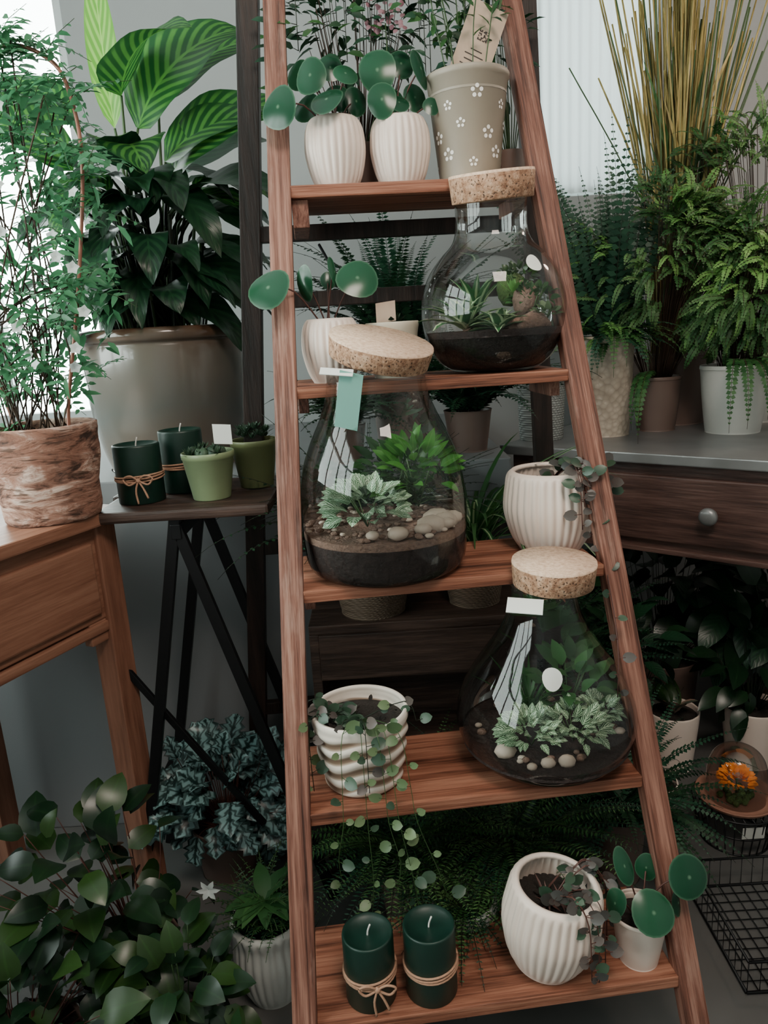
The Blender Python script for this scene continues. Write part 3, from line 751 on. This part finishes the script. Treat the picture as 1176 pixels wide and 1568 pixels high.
mound(mb,c+V((.065,-.02,.093)),.035,80,.018,.012,FERN,.02); mound(mb,c+V((.04,-.0,.13)),.032,70,.015,.010,OLIVE,.02); rosette(mb,c+V((.03,-.03,.13)),12,.035,.008,FERNB)
mound(mb,c+V((.08,-.05,.078)),.02,36,.014,.010,HOYAG,.01)
mb.obj('terrarium_plants',T)
corkdisc('cork_lid',c+V((.004,0,.284)),.073,.044,Matrix.Rotation(radians(-3),3,'Y')@Matrix.Rotation(radians(7),3,'X'),T)
mb=MB(); disc(mb,c+V((.052,-.098,.172)),(.45,-.75,.5),.015,PAPER,.03); mb.obj('sticker_or_reflection',T)  # pale disc standing in for a reflection on the globe glass

T=empty('glass_terrarium'); c=V((.252,1.135,SZ[3]+.0005))
gp=smoothprof([(.0005,.001),(.07,0),(.10,.004),(.128,.022),(.145,.052),(.1495,.082),(.143,.115),(.125,.152),(.100,.190),(.077,.225),(.061,.258),(.054,.285),(.053,.308),(.056,.312)],4)
mb=MB(); lathe(mb,c,gp,GLASS,72,M=None); mb.obj('glass_jar',T)
mb=MB(); rt=content_soil(mb,c,gp,.046,SOILG,top=SOILG)
for i in range(22):
    a=R(0,6.3);q=rt*R(.5,.9); blob(mb,c+V((cos(a)*q,sin(a)*q,.048)),R(.004,.008),PEB if i%4==0 else BARKC,(1.2,1,.8))
for (x,y,r) in ((-.080,-.070,.015),(-.02,-.11,.010),(.01,-.108,.012)): blob(mb,c+V((x,y,.053)),r,PEB,(1.2,1,.8),.12)
mb.obj('soil_and_pebbles',T)
mb=MB(); mound(mb,c+V((-.035,-.055,.052)),.040,110,.024,.014,FITT,.02); mound(mb,c+V((.035,-.05,.052)),.045,110,.024,.014,FITT,.02); mound(mb,c+V((.085,-.02,.055)),.03,60,.022,.013,FITT,.025)
mound(mb,c+V((.05,.04,.06)),.05,40,.045,.024,FERN,.03,'ovate',1.2); rosette(mb,c+V((-.02,.03,.05)),20,.14,.008,FERN,(.05,.8),'linear',.5)
for i in range(8): a=R(0,6.3); frond(mb,c+V((-.02,.03,.05)),V((cos(a)*.4,sin(a)*.4,1)),R(.1,.17),.8,16,.02,.007,FERN,STEM)
mb.obj('terrarium_plants',T)
corkdisc('cork_lid',c+V((.014,-.004,.310)),.068,.040,Matrix.Rotation(radians(2),3,'Y')@Matrix.Rotation(radians(3),3,'X'),T)
mb=MB(); card(mb,c+V((-.045,-.070,.300)),(1,-.25,-.05),(.25,.9,.30),.055,.036,PAPER); tube(mb,[c+V((-.03,-.06,.302)),c+V((0,-.056,.305))],.0006,TWINE,4); mb.obj('price_tag',T)
mb=MB(); disc(mb,c+V((-.012,-.106,.193)),(-.1,-.85,.5),.018,CERW,.02,.85); mb.obj('sticker_or_reflection',T)  # sticker on the jar front

# ---------------------------------------------------------------- candles
def candle(name,c,r,h,bow=False):
    mb=MB(); c=V(c)
    lathe(mb,c,[(.0005,0),(r*.97,0),(r,.002),(r,h-.004),(r*.985,h-.001),(r*.93,h),(r*.85,h-.005),(r*.3,h-.008),(.0005,h-.008)],WAX,48)
    tube(mb,spline([c+V((0,0,h-.009)),c+V((.001,0,h)),c+V((.005,-.001,h+.012))],3),.0014,WHT,5)
    for k in range(3):
        pts=[c+V(((r+.0015)*cos(a),(r+.0015)*sin(a),h*.42+k*.003+.003*sin(a+k))) for a in [2*pi*i/32 for i in range(33)]]
        tube(mb,pts,.0020,TWINE,5)
    if bow:
        k=c+V((.012,-r-.004,h*.43))
        for sg in (-1,1): tube(mb,spline([k,k+V((.014*sg,-.003,.010)),k+V((.028*sg,-.002,.004)),k+V((.018*sg,-.002,-.008)),k],5),.002,TWINE,5)
        tube(mb,spline([k,k+V((-.006,-.003,-.02)),k+V((-.004,-.003,-.045))],4),.002,TWINE,5); tube(mb,spline([k,k+V((.01,-.003,-.018)),k+V((.016,-.003,-.035))],4),.002,TWINE,5)
        blob(mb,k,.005,TWINE)
    return mb.obj(name)
candle('pillar_candle',(-.066,.962,SZ[4]),.040,.118,True)
candle('pillar_candle',(.030,.966,SZ[4]),.041,.122)
candle('pillar_candle',(-.478,1.445,.90),.045,.115,True)
candle('pillar_candle',(-.412,1.53,.90),.044,.128)

tt=empty('trestle_table'); 
for k,(y0,y1,x0,x1) in enumerate(((1.345,1.490,-.545,-.215),(1.500,1.64,-.56,-.205))):
    abox('plank_%d'%(k+1),x0,x1,y0,y1,.878,.90,DARKX,tt,.006)
for k,y in enumerate((1.38,1.60)):
    beam('leg_a_%d'%k,(-.58,y,0),(-.40,y,.878),.022,.016,BLACK,tt); beam('leg_b_%d'%k,(-.16,y+.0,0),(-.40,y,.86),.022,.016,BLACK,tt)
beam('cross_rail_a',(-.53,1.38,.25),(-.53,1.60,.25),.016,.016,BLACK,tt,side=(0,0,1)); beam('cross_rail_b',(-.40,1.37,.85),(-.40,1.61,.85),.03,.02,BLACK,tt,side=(0,0,1))
beam('strut',(-.60,1.385,.66),(-.30,1.40,.18),.014,.01,BLACK,tt)
def taperpot(mb,c,r,h,mat,rb=.7): pot(mb,c,[(.0005,0),(r*rb,0),(r*(rb+.02),.002),(r*.97,h-.012),(r,h-.011),(r*1.01,h-.004),(r,h)],.003,h*.88,mat,40,sm=False)
random.seed(5)
mb=MB(); c=V((-.337,1.435,.90)); taperpot(mb,c,.051,.092,GREEN1); 
for i in range(9): rosette(mb,c+V((R(-.035,.035),R(-.03,.03),.085+R(0,.012))),16,.024,.004,CACT,(.1,1.5),'lance'); blob(mb,c+V((R(-.03,.03),R(-.03,.03),.088)),.012,CACT,(1,1,1.3),.2)
card(mb,c+V((.035,-.01,.125)),(1,.1,-.1),(0,0,1),.035,.038,PAPER); mb.obj('potted_cactus')
mb=MB(); c=V((-.262,1.53,.90)); taperpot(mb,c,.048,.098,GREEN2)
for i in range(22): rosette(mb,c+V((R(-.035,.035),R(-.03,.03),.100+R(0,.02))),14,.022,.004,random.choice([HOYA,CACT]),(.1,1.4),'lance')
mb.obj('potted_cactus')

# big glazed pot with calathea
random.seed(44)
mb=MB(); c=V((-.525,1.90,.90)); h=.335
pot(mb,c,[(.0005,0),(.150,0),(.160,.006),(.180,.08),(.194,.20),(.197,.285),(.195,.305),(.205,.312),(.208,.325),(.204,h)],.014,.30,BIGGL,72)
def cal(tip,L,W,mat,d=None,up=None,bend=.9,wave=.02,nl=14):
    b=c+V((R(-.07,.07),R(-.06,.06),.30)); tip=V(tip); d=V(d)
    mid=b.lerp(tip,.6)+V((0,0,.06)); tube(mb,spline([b,mid,tip],5),.0055,STEM if mat is not CALAD else STEMD,6,r2=.003)
    leaf(mb,tip,d,V(up or (0,-.6,1)),L,W,'ovate',mat,nl,3,bend,.22,wave)
X=c.x;Y=c.y
cal((X-.03,Y-.06,1.68),.36,.075,CALAY,(.0,-.1,1),(0,-1,.1),.2)
cal((X+.02,Y-.05,1.68),.34,.22,CALA,(.5,-.35,.75),(-.3,-.9,.5),1.2)
cal((X-.0,Y-.08,1.74),.28,.18,CALA,(.45,-.7,.75),(0,-.6,1),1.2)
cal((X+.08,Y-.08,1.60),.32,.17,CALA,(.9,-.4,.7),(-.2,-.9,.8),1.0)
cal((X+.06,Y+.0,1.74),.32,.17,CALA,(.9,-.1,.9),(-.5,-.9,.5),.9)
cal((X-.0,Y-.1,1.60),.28,.17,CALA,(.3,-.9,.3),(0,-.4,1),1.3)
cal((X-.14,Y-.05,1.6),.30,.14,CALA,(-.6,-.5,.8),(.3,-.8,.6),1.0)
cal((X-.16,Y+.05,1.72),.28,.15,CALA,(-.8,-.1,.7),(.3,-.8,.6),1.0)
cal((X+.12,Y-.1,1.52),.28,.15,CALAD,(.8,-.5,.35),(0,-.5,1),1.2)
cal((X+.05,Y+.1,1.60),.30,.17,CALAD,(.8,.1,.7),(-.4,-.8,.6),1.0)
cal((X+.08,Y-.06,1.56),.30,.17,CALA,(.5,-.6,.6),(-.2,-.8,.6),1.3)
for i in range(70):
    a=R(-2.9,.6); z=R(1.28,1.60); r=R(.05,.15)
    cal((X+cos(a)*r,Y+sin(a)*r,z),R(.17,.25),R(.075,.12),CALAD if (z<1.48 or i%3) else CALA,(cos(a),sin(a),R(-.1,.7)),(R(-.2,.2),-.3,1),R(1.1,1.9),.05,12)
for i in range(40):
    a=R(0,6.3); b=c+V((cos(a)*.1,sin(a)*.1,.30)); tube(mb,spline([b,b+V((cos(a)*.03,sin(a)*.03,.12)),b+V((cos(a)*.07,sin(a)*.07,R(.18,.3)))],4),.004,random.choice([STEMD,STEM]),5)
mb.obj('potted_calathea')

# bark pot with jasmine
random.seed(55)
mb=MB(); c=V((-.612,1.345,.90)); h=.172
def bm_(th,r,z): return 1+.035*noise.noise(V((cos(th)*2,sin(th)*2,z*22)))+ .03*max(0,noise.noise(V((cos(th)*5,sin(th)*5,z*40))))
pot(mb,c,[(.0005,0),(.078,0),(.082,.003)]+[(.083+.014*k/16,.003+(h-.006)*k/16) for k in range(1,17)]+[(.097,h)],.006,.155,BARK,96,bm_,sm=False)
hoop=[(-.555,1.33,1.05),(-.545,1.33,1.12),(-.50,1.33,1.30),(-.462,1.33,1.50),(-.468,1.33,1.61),(-.495,1.33,1.656),(-.56,1.34,1.68),(-.64,1.35,1.65),(-.70,1.36,1.52),(-.70,1.36,1.30),(-.66,1.36,1.05)]
tube(mb,spline(hoop,6),.0034,COPPER,8)
def jp(): 
    z=R(1.12,1.70); t=(z-1.1)/.66; wx=.09+.10*sin(pi*min(1,t*1.1)); return V((-.60+R(-1,1)*wx-.03,1.37+R(-.08,.08),z))
for i in range(290):
    base=V(random.choice(hoop[2:]))+rv(.03) if i%3==0 else jp()
    d=V((R(-1,1),R(-1,.3),R(-.6,.5)))
    frond(mb,base,d,R(.05,.09),.5,4,R(.026,.042),.012,JAS,STEM,V((0,-.4,1)),.3,False,.0008)
    if i%10==0: tube(mb,spline([c+V((R(-.05,.05),R(-.03,.03),.155)),c+V((R(-.07,.07),R(-.04,.04),.35)),base],5),.0014,STEMB,4)
for i in range(560):
    lite(mb,jp(),V((R(-1,1),R(-1,.4),R(-.8,.5))),V((0,-.5,1))+rv(.3),R(.030,.050),R(.011,.016),JAS)
for i in range(34):
    p=jp(); p.y=1.28+R(-.03,.03); n=V((R(-.6,.6),-1,R(-.4,.8))).normalized(); a=n.orthogonal().normalized(); b=n.cross(a)
    for q in range(5):
        t=2*pi*q/5; lite(mb,p,a*cos(t)+b*sin(t)+n*.5,n,.012,.012,JASF)
mb.obj('potted_jasmine')

# left pine table with drawer
pt=empty('pine_side_table'); F=V((-.500,1.415,0)); e1=V((-.41,-.91,0)).normalized(); e2=V((-.91,.41,0)).normalized()
def PT(a,b,z): return F+e1*a+e2*b+V((0,0,z))
def ptb(n,a0,a1,b0,b1,z0,z1,m,bv=.003): obox(n,PT(a0,b0,z0),e1*(a1-a0),e2*(b1-b0),(0,0,z1-z0),m,pt,bv)
ptb('top',0,.85,0,.52,.876,.90,PINE,.004)
for k,(a,b) in enumerate(((.022,.018),(.785,.018),(.022,.46),(.785,.46))): ptb('leg_%d'%(k+1),a,a+.05,b,b+.05,0,.876,PINEZ)
ptb('apron_side',.07,.785,.026,.046,.69,.876,PINE); ptb('apron_rear',.03,.05,.07,.46,.69,.876,PINE); ptb('apron_far',.07,.785,.48,.50,.69,.876,PINE)
ptb('drawer_front',.085,.60,.018,.030,.705,.845,PINE,.004); ptb('lower_rail',.07,.785,.022,.05,.665,.685,PINE)
ptb('bracket',.072,.115,.026,.046,.645,.69,PINE)

# ---------------------------------------------------------------- right drawer table
rt_=empty('drawer_table'); G=V((.325,1.995,0)); q1=V((.755,-.655,0)).normalized(); q2=V((.655,.755,0)).normalized()
def rb(n,a0,a1,b0,b1,z0,z1,m,bv=.003): obox(n,G+q1*a0+q2*b0+V((0,0,z0)),q1*(a1-a0),q2*(b1-b0),(0,0,z1-z0),m,rt_,bv)
L_=1.15
rb('zinc_top',0,L_,0,.66,.855,.88,METAL,.003)
rb('frame_front',.03,L_-.03,.025,.045,.64,.855,REDW); rb('frame_side',.03,.05,.045,.62,.64,.855,REDW)
rb('drawer_front',.22,.93,.012,.030,.665,.825,REDW,.004); rb('drawer_lip',.03,L_-.03,.015,.05,.632,.645,REDW)
for k,(a,b) in enumerate(((.03,.02),(L_-.08,.02),(.03,.58))): rb('leg_%d'%(k+1),a,a+.05,b,b+.05,0,.855,REDW)
mb=MB(); kc=G+q1*.555+q2*.012+V((0,0,.745)); Mk=(-q2).to_track_quat('Z','Y').to_matrix()
lathe(mb,kc,smoothprof([(.012,0),(.008,.006),(.010,.012),(.019,.02),(.021,.028),(.014,.036),(.0005,.038)],3),METAL,28,M=Mk); mb.obj('knob',rt_)

random.seed(66)
tz=.88
mb=MB(); c=V((.455,2.065,tz)); pot(mb,c,[(.0005,0),(.058,0),(.060,.003),(.066,.15),(.067,.155)],.004,.13,DIAM,48,sm=False)
for i in range(30): a=R(0,6.3); frond(mb,c+V((0,0,.13)),V((cos(a)*.7,sin(a)*.7,1)),R(.12,.24),1.6,18,.024,.008,FERND,STEMD)
mb.obj('potted_fern')
mb=MB(); c=V((.636,2.07,tz)); pot(mb,c,[(.0005,0),(.060,0),(.064,.004),(.070,.12),(.074,.25),(.077,.265),(.076,.27)],.005,.25,HAMM,60)
for i in range(52):
    a=R(-3.6,.6); t=R(.12,.65); frond(mb,c+V((R(-.03,.03),R(-.03,.03),.25)),V((cos(a)*t-.10,sin(a)*t*.8,1)),R(.36,.60),R(.3,1.1),34,R(.026,.040),.013,SWORD,STEMD,V((0,-1,.2)),.6)
for i in range(50):
    a=R(-3.3,.3); frond(mb,c+V((R(-.03,.03),R(-.03,.03),.25)),V((cos(a),sin(a),R(.5,1.4))),R(.14,.26),R(1.2,2.2),20,.022,.013,random.choice([FERN,FERNA,FERNB,SWORD]),STEM,V((0,0,1)),.6)
mb.obj('potted_boston_fern')
mb=MB(); c=V((.885,2.24,tz)); pot(mb,c,[(.0005,0),(.090,0),(.096,.004),(.110,.10),(.119,.19),(.122,.2),(.120,.208)],.008,.19,BROWNP,56)
for i in range(150):
    a=R(0,6.3); q=R(0,.06); x,y=cos(a)*q,sin(a)*q; t=c+V((x*4.0+R(-.05,.05),y*1.6,R(.95,1.35))); m=c+V((x*1.6,y*1.2,.6))
    tube(mb,spline([c+V((x,y,.18)),m,t],4),R(.0028,.0060),REED if i%5 else STEM,5,r2=.0022)
for i in range(14): a=R(0,6.3); tube(mb,spline([c+V((0,0,.2)),c+V((cos(a)*.1,-.02,.6)),c+V((cos(a)*.32,-.05,R(.95,1.2)))],5),.002,STEM,4)
for i in range(22):
    a=R(0,6.3); q=R(0,.04); p=c+V((cos(a)*q,sin(a)*q,R(.3,.8)))
    leaf(mb,p,V((R(-.6,.6),-.3,1)),V((0,-1,.2)),R(.2,.35),.012,'linear',random.choice([REED,FERN]),6,1,.3,.2)
mb.obj('potted_bamboo_reeds')
def cloudfern(name,c,r,h,mat,cen,rad,n,mats,hang=0,seed=1,ll=.013):
    random.seed(seed)
    mb=MB(); c=V(c); cen=V(cen)
    pot(mb,c,[(.0005,0),(r*.74,0),(r*.8,.004),(r*.93,h*.5),(r,h*.9),(r*1.03,h*.95),(r*1.02,h)],.005,h*.88,mat,48)
    base=c+V((0,0,h*.9))
    cl_=[(usph(),random.choice(mats),R(.75,1.2)) for _ in range(22)]
    for i in range(n):
        cv,cm,cr_=random.choice(cl_); v=(cv+rv(.26)).normalized()
        if v.y>.4: v.y=-v.y
        q=R(.60,1.0)*cr_; p=cen+V((v.x*rad[0],v.y*rad[1],v.z*rad[2]))*q
        L=R(.045,.11); d=v+V((0,-.2,.0))+rv(.6)
        m=cm if R(0,1)<.7 else random.choice(mats)
        if v.z<-.45 and R(0,1)<.4: m=FERN
        frond(mb,p,d,L,R(.8,2.2),int(L/.0075),ll*R(.7,1.1),ll*.9,m,STEMB,V((0,-.6,1))+rv(.4),.4,sr=.0008)
        if i%3==0: 
            b=base+V((v.x*r*.5,v.y*r*.4,0)); tube(mb,spline([b,b.lerp(p,.5)+V((0,0,.04)),p],3),.0010,STEMB,3)
    for i in range(hang):
        a=R(-2.4,-.8); b=c+V((cos(a)*r,sin(a)*r,h)); frond(mb,b,V((cos(a)*.8,sin(a)*.8,.5)),R(.24,.38),2.4,26,.019,.014,random.choice([FERNA,FERNB,FERN]),STEMB,V((0,0,1)),.4)
    return mb.obj(name)
cloudfern('potted_button_fern',(.955,1.985,tz),.086,.178,CERW,(1.0,1.95,1.27),(.24,.17,.20),600,[FERN,FERNA,FERNA,FERNB,FERNY],8,3)
cloudfern('potted_button_fern',(.79,2.10,tz),.064,.15,BROWNP,(.79,2.04,1.31),(.22,.15,.20),600,[FERN,FERNA,FERNA,FERNB,FERNY],3,4)
cloudfern('potted_maidenhair_fern',(1.10,2.16,tz),.07,.17,CERW,(1.04,2.12,1.47),(.24,.14,.20),400,[FERN,FERNA,FERNA,FERNB],0,6)

# ---------------------------------------------------------------- crate + baskets behind ladder
random.seed(77)
cr=empty('wooden_crate'); x0,x1,y0,y1=-.17,.30,1.42,1.60
abox('side_left',x0,x0+.02,y0,y1,0,.60,DARKX,cr); abox('side_right',x1-.02,x1,y0,y1,0,.60,DARKX,cr)
abox('top',x0,x1,y0,y1,.60,.62,DARKX,cr); abox('back',x0,x1,y1-.012,y1,0,.60,DARKX,cr); abox('shelf',x0,x1,y0,y1,.30,.32,DARKX,cr)
abox('drawer',x0+.02,x1-.02,y0-.006,y0+.012,.50,.60,DARKX,cr)
def basket(name,c,r,h,kind):
    mb=MB(); c=V(c); pot(mb,c,[(.0005,0),(r*.8,0),(r*.88,.006),(r,h*.5),(r*.98,h*.95),(r*.95,h)],.006,h*.85,BASKET,48)
    if kind=='spider':
        for i in range(90):
            a=R(0,6.3); leaf(mb,c+V((R(-.02,.02),R(-.02,.02),h*.85)),V((cos(a)*.6,sin(a)*.6,R(.8,2.6))),V((0,0,1)),R(.24,.44),.013,'linear',random.choice([SPID,SPID,FERN]),9,1,R(1.0,2.4),.3)
    else:
        for i in range(110):
            a=R(0,6.3); frond(mb,c+V((0,0,h*.85)),V((cos(a)*.6,sin(a)*.6,R(.8,2.4))),R(.24,.42),R(.6,1.8),26,.026,.010,random.choice([FERND,FERND,SWORD]),STEMD)
    return mb.obj(name)
basket('basket_with_spider_plant',(.185,1.515,.62),.062,.11,'spider'); basket('basket_with_fern',(-.035,1.50,.62),.078,.12,'fern')
def floorfern(name,c,r,h,potm,n,Ls,mat,wid=.024,asp=False,hz=(.6,2)):
    mb=MB(); c=V(c); pot(mb,c,[(.0005,0),(r*.72,0),(r*.76,.004),(r*.95,h*.9),(r,h)],.004,h*.88,potm,40)
    for i in range(n):
        a=R(0,6.3); L=R(*Ls); m=random.choice(mat) if isinstance(mat,list) else mat
        frond(mb,c+V((R(-r,r)*.4,R(-r,r)*.4,h*.9)),V((cos(a)*.7,sin(a)*.7,R(*hz))),L,R(.6,1.9),int(L/.009),wid,.004 if asp else .010,m,STEMD,V((0,0,1)),.6)
    return mb.obj(name)
floorfern('potted_asparagus_fern',(.0,1.31,0),.06,.14,BROWNP,210,(.22,.38),[FERN,SWORD,FERNA],.026,True)
floorfern('potted_asparagus_fern',(.22,1.31,0),.06,.14,CERW,210,(.22,.38),[FERN,SWORD,FERNA],.026,True)
floorfern('potted_fern',(.47,1.40,0),.06,.16,BROWNP,80,(.22,.36),[FERND,SWORD])
floorfern('potted_fern',(.42,1.78,0),.09,.34,BROWNP,120,(.24,.38),[FERND,SWORD],.03)
floorfern('potted_fern',(.22,1.82,.90),.06,.10,BROWNP,130,(.20,.34),[FERND,SWORD],.028)
floorfern('potted_sword_fern',(.06,1.86,.90),.08,.22,BROWNP,60,(.34,.50),[SWORD,FERND],.032,hz=(1.6,4.5))
floorfern('potted_fern',(-.08,1.76,.90),.05,.09,BROWNP,80,(.14,.24),[FERND],.024)
mb=MB(); c=V((.10,1.13,.0)); ribpot(mb,c,.062,.20,.95,24,CERW)
for i in range(130): a=R(0,6.3); frond(mb,c+V((0,0,.17)),V((cos(a),sin(a),R(.5,2.0))),R(.10,.22),1.4,18,.014,.004,random.choice([SWORD,FERN,FERNA]),STEMD)
mb.obj('potted_moss_fern')

# ---------------------------------------------------------------- lower left foliage
random.seed(88)
mb=MB(); c=V((-.50,1.12,0)); pot(mb,c,[(.0005,0),(.06,0),(.064,.004),(.08,.13),(.082,.15)],.005,.13,BROWNP)
bush(mb,c+V((0,0,.13)),c+V((-.04,-.04,.27)),(.17,.13,.22),125,.072,.050,'ovate',[DARKL,DARKL,OLIVE],STEMR,se=2,droop=1.5,rmin=.35,bend=.8)
mb.obj('potted_peperomia')
mb=MB(); c=V((-.385,.99,0)); pot(mb,c,[(.0005,0),(.045,0),(.048,.004),(.058,.09),(.058,.1)],.005,.09,BROWNP)
bush(mb,c+V((0,0,.09)),c+V((-.01,0,.16)),(.105,.10,.14),105,.058,.042,'ovate',[OLIVE,OLIVE,DARKL],STEM,se=2,droop=1.5,rmin=.3,bend=.8)
for i in range(60): lite(mb,c+V((R(-.1,.1),R(-.1,.0),R(.04,.14))),rv(1),V((0,-.5,1)),.045,.022,FERN if i%3==0 else OLIVE)
mb.obj('potted_pothos')
mb=MB(); c=V((-.62,.96,0)); pot(mb,c,[(.0005,0),(.06,0),(.064,.004),(.08,.12),(.08,.13)],.005,.11,BROWNP)
bush(mb,c+V((0,0,.11)),c+V((.05,0,.18)),(.17,.13,.16),110,.080,.058,'ovate',[DARKL,OLIVE],STEMR,se=2,droop=1.5,rmin=.3,bend=.8)
mb.obj('potted_peperomia')
mb=MB(); c=V((-.41,1.50,0)); pot(mb,c,[(.0005,0),(.06,0),(.064,.004),(.08,.12),(.08,.13)],.005,.11,BROWNP)
bush(mb,c+V((0,0,.11)),c+V((.0,-.03,.21)),(.17,.09,.14),120,.080,.052,'spade',SILV,STEMR,se=1,droop=1.2,rmin=.4,bend=.5,wave=.10,nl=9,upv=(0,-.9,1),lobes=.22,fold=.3)
mb.obj('potted_silver_begonia')
mb=MB(); c=V((-.262,1.155,0)); ribpot(mb,c,.068,.165,.95,26,CERW,soil=.85)
for i in range(130): a=R(0,6.3); frond(mb,c+V((R(-.03,.03),R(-.03,.03),.15)),V((cos(a)*.6,sin(a)*.6,R(.5,2))),R(.07,.15),1.0,14,.014,.004,random.choice([SWORD,FERN]),STEM)
for i in range(10): a=R(0,6.3); leaf(mb,c+V((0,0,.20)),V((cos(a),sin(a)-.3,.5)),V((0,0,1)),.08,.035,'ovate',FERN,6,1,.8,.2)
p=c+V((-.085,-.05,.27)); tube(mb,spline([c+V((0,0,.15)),c+V((-.05,-.03,.24)),p],4),.001,STEM,4)
for q in range(6): t=q*pi/3; lite(mb,p,V((cos(t),-.3,sin(t))),V((0,-1,0)),.022,.012,JASF)
mb.obj('potted_cyclamen')

# ---------------------------------------------------------------- lower right
random.seed(99)
mb=MB(); c=V((.745,1.80,0)); pot(mb,c,[(.0005,0),(.050,0),(.054,.004),(.066,.13),(.068,.165)],.004,.15,CER,40,ribmod(24,.01))
for i in range(9): a=R(0,6.3); leaf(mb,c+V((0,0,.15)),V((cos(a)*.7,sin(a)*.7,1)),V((0,0,1)),R(.08,.12),.05,'ovate',PINKL if i<4 else OLIVE,6,1,.5,.35)
mb.obj('potted_succulent')
mb=MB(); c=V((.96,1.80,0)); pot(mb,c,[(.0005,0),(.055,0),(.06,.004),(.074,.13),(.076,.165)],.004,.15,CER,40)
bush(mb,c+V((0,0,.15)),c+V((0,0,.28)),(.12,.1,.13),50,.10,.05,'ovate',[DARKL],STEMD,se=1)
mb.obj('potted_rubber_plant')
for (x,y,hh,ra) in ((.80,2.02,.42,.26),(1.12,1.90,.40,.24)):
    mb=MB(); c=V((x,y,0)); pot(mb,c,[(.0005,0),(.08,0),(.085,.004),(.1,.2),(.1,.22)],.005,.2,BROWNP)
    bush(mb,c+V((0,0,.2)),c+V((0,0,hh)),(ra,.10,.15),110,.14,.075,'ovate',[DARKL,CALAD],STEMD,se=1,bend=.9,droop=1.5)
    mb.obj('potted_philodendron')
mb=MB(); c=V((.60,1.78,0)); pot(mb,c,[(.0005,0),(.05,0),(.055,.004),(.07,.15),(.07,.16)],.005,.14,BROWNP)
bush(mb,c+V((0,0,.14)),c+V((0,0,.36)),(.12,.08,.17),80,.09,.045,'ovate',[DARKL,CALAD],STEMD,se=1,bend=.9)
mb.obj('potted_rubber_plant')
cl=empty('glass_cloche'); c=V((.775,1.50,.10))
mb=MB(); lathe(mb,c,smoothprof([(.0005,0),(.07,0),(.084,.006),(.088,.014),(.082,.012),(.07,.006),(.0005,.006)],3),TERRA,40); mb.obj('saucer',cl)
mb=MB(); lathe(mb,c+V((0,0,.007)),smoothprof([(.064,0),(.066,.03),(.064,.07),(.054,.10),(.035,.118),(.0005,.124)],5),GLASS,48); mb.obj('dome',cl)
mb=MB()
for i in range(110):
    v=usph(); v.z=abs(v.z)*1.0; lite(mb,c+V((v.x*.028,v.y*.028,.045+v.z*.024)),v+rv(.3),V((0,-.5,1)),.018,.013,ORANGE)
tube(mb,[c+V((0,0,.008)),c+V((0,0,.05))],.002,STEM); 
for i in range(30): a=R(0,6.3); blob(mb,c+V((cos(a)*R(.01,.05),sin(a)*R(.01,.05),.013)),.008,MOSS)
mb.obj('dried_flower',cl)
mb=MB(); card(mb,c+V((.0,-.087,-.03)),(1,0,0),(0,-.1,1),.05,.030,CERW); mb.obj('label',cl)
mb=MB()
for k in range(28):
    a=2*pi*k/28; tube(mb,[(.775+.095*cos(a),1.50+.095*sin(a),.098),(.775+.075*cos(a),1.50+.075*sin(a),.0)],.0016,BLACK,4)
for r,z in ((.095,.098),(.085,.05),(.075,.002)): tube(mb,[(.775+r*cos(2*pi*k/32),1.50+r*sin(2*pi*k/32),z) for k in range(33)],.0025,BLACK,5)
for k in range(-4,5):
    x=k*.02; y=sqrt(max(0,.095**2-x*x)); tube(mb,[(.775+x,1.50-y,.098),(.775+x,1.50+y,.098)],.0016,BLACK,4)
mb.obj('wire_stand')
mb=MB(); bx0,bx1,by0,by1,bz=.60,.92,1.08,1.34,.07
for k in range(15):
    x=bx0+(bx1-bx0)*k/14; tube(mb,[(x,by0,bz),(x,by0,.004),(x,by1,.004),(x,by1,bz)],.0012,BLACK,4)
for k in range(12):
    y=by0+(by1-by0)*k/11; tube(mb,[(bx0,y,bz),(bx0,y,.004),(bx1,y,.004),(bx1,y,bz)],.0012,BLACK,4)
for z in (.004,bz): tube(mb,[(bx0,by0,z),(bx1,by0,z),(bx1,by1,z),(bx0,by1,z),(bx0,by0,z)],.003,BLACK,5)
mb.obj('wire_basket')
mb=MB(); c=V((.615,1.56,0)); pot(mb,c,[(.0005,0),(.035,0),(.038,.004),(.046,.10),(.047,.115)],.004,.10,CER); rosette(mb,c+V((0,0,.1)),14,.05,.018,PINKL); mb.obj('potted_echeveria')
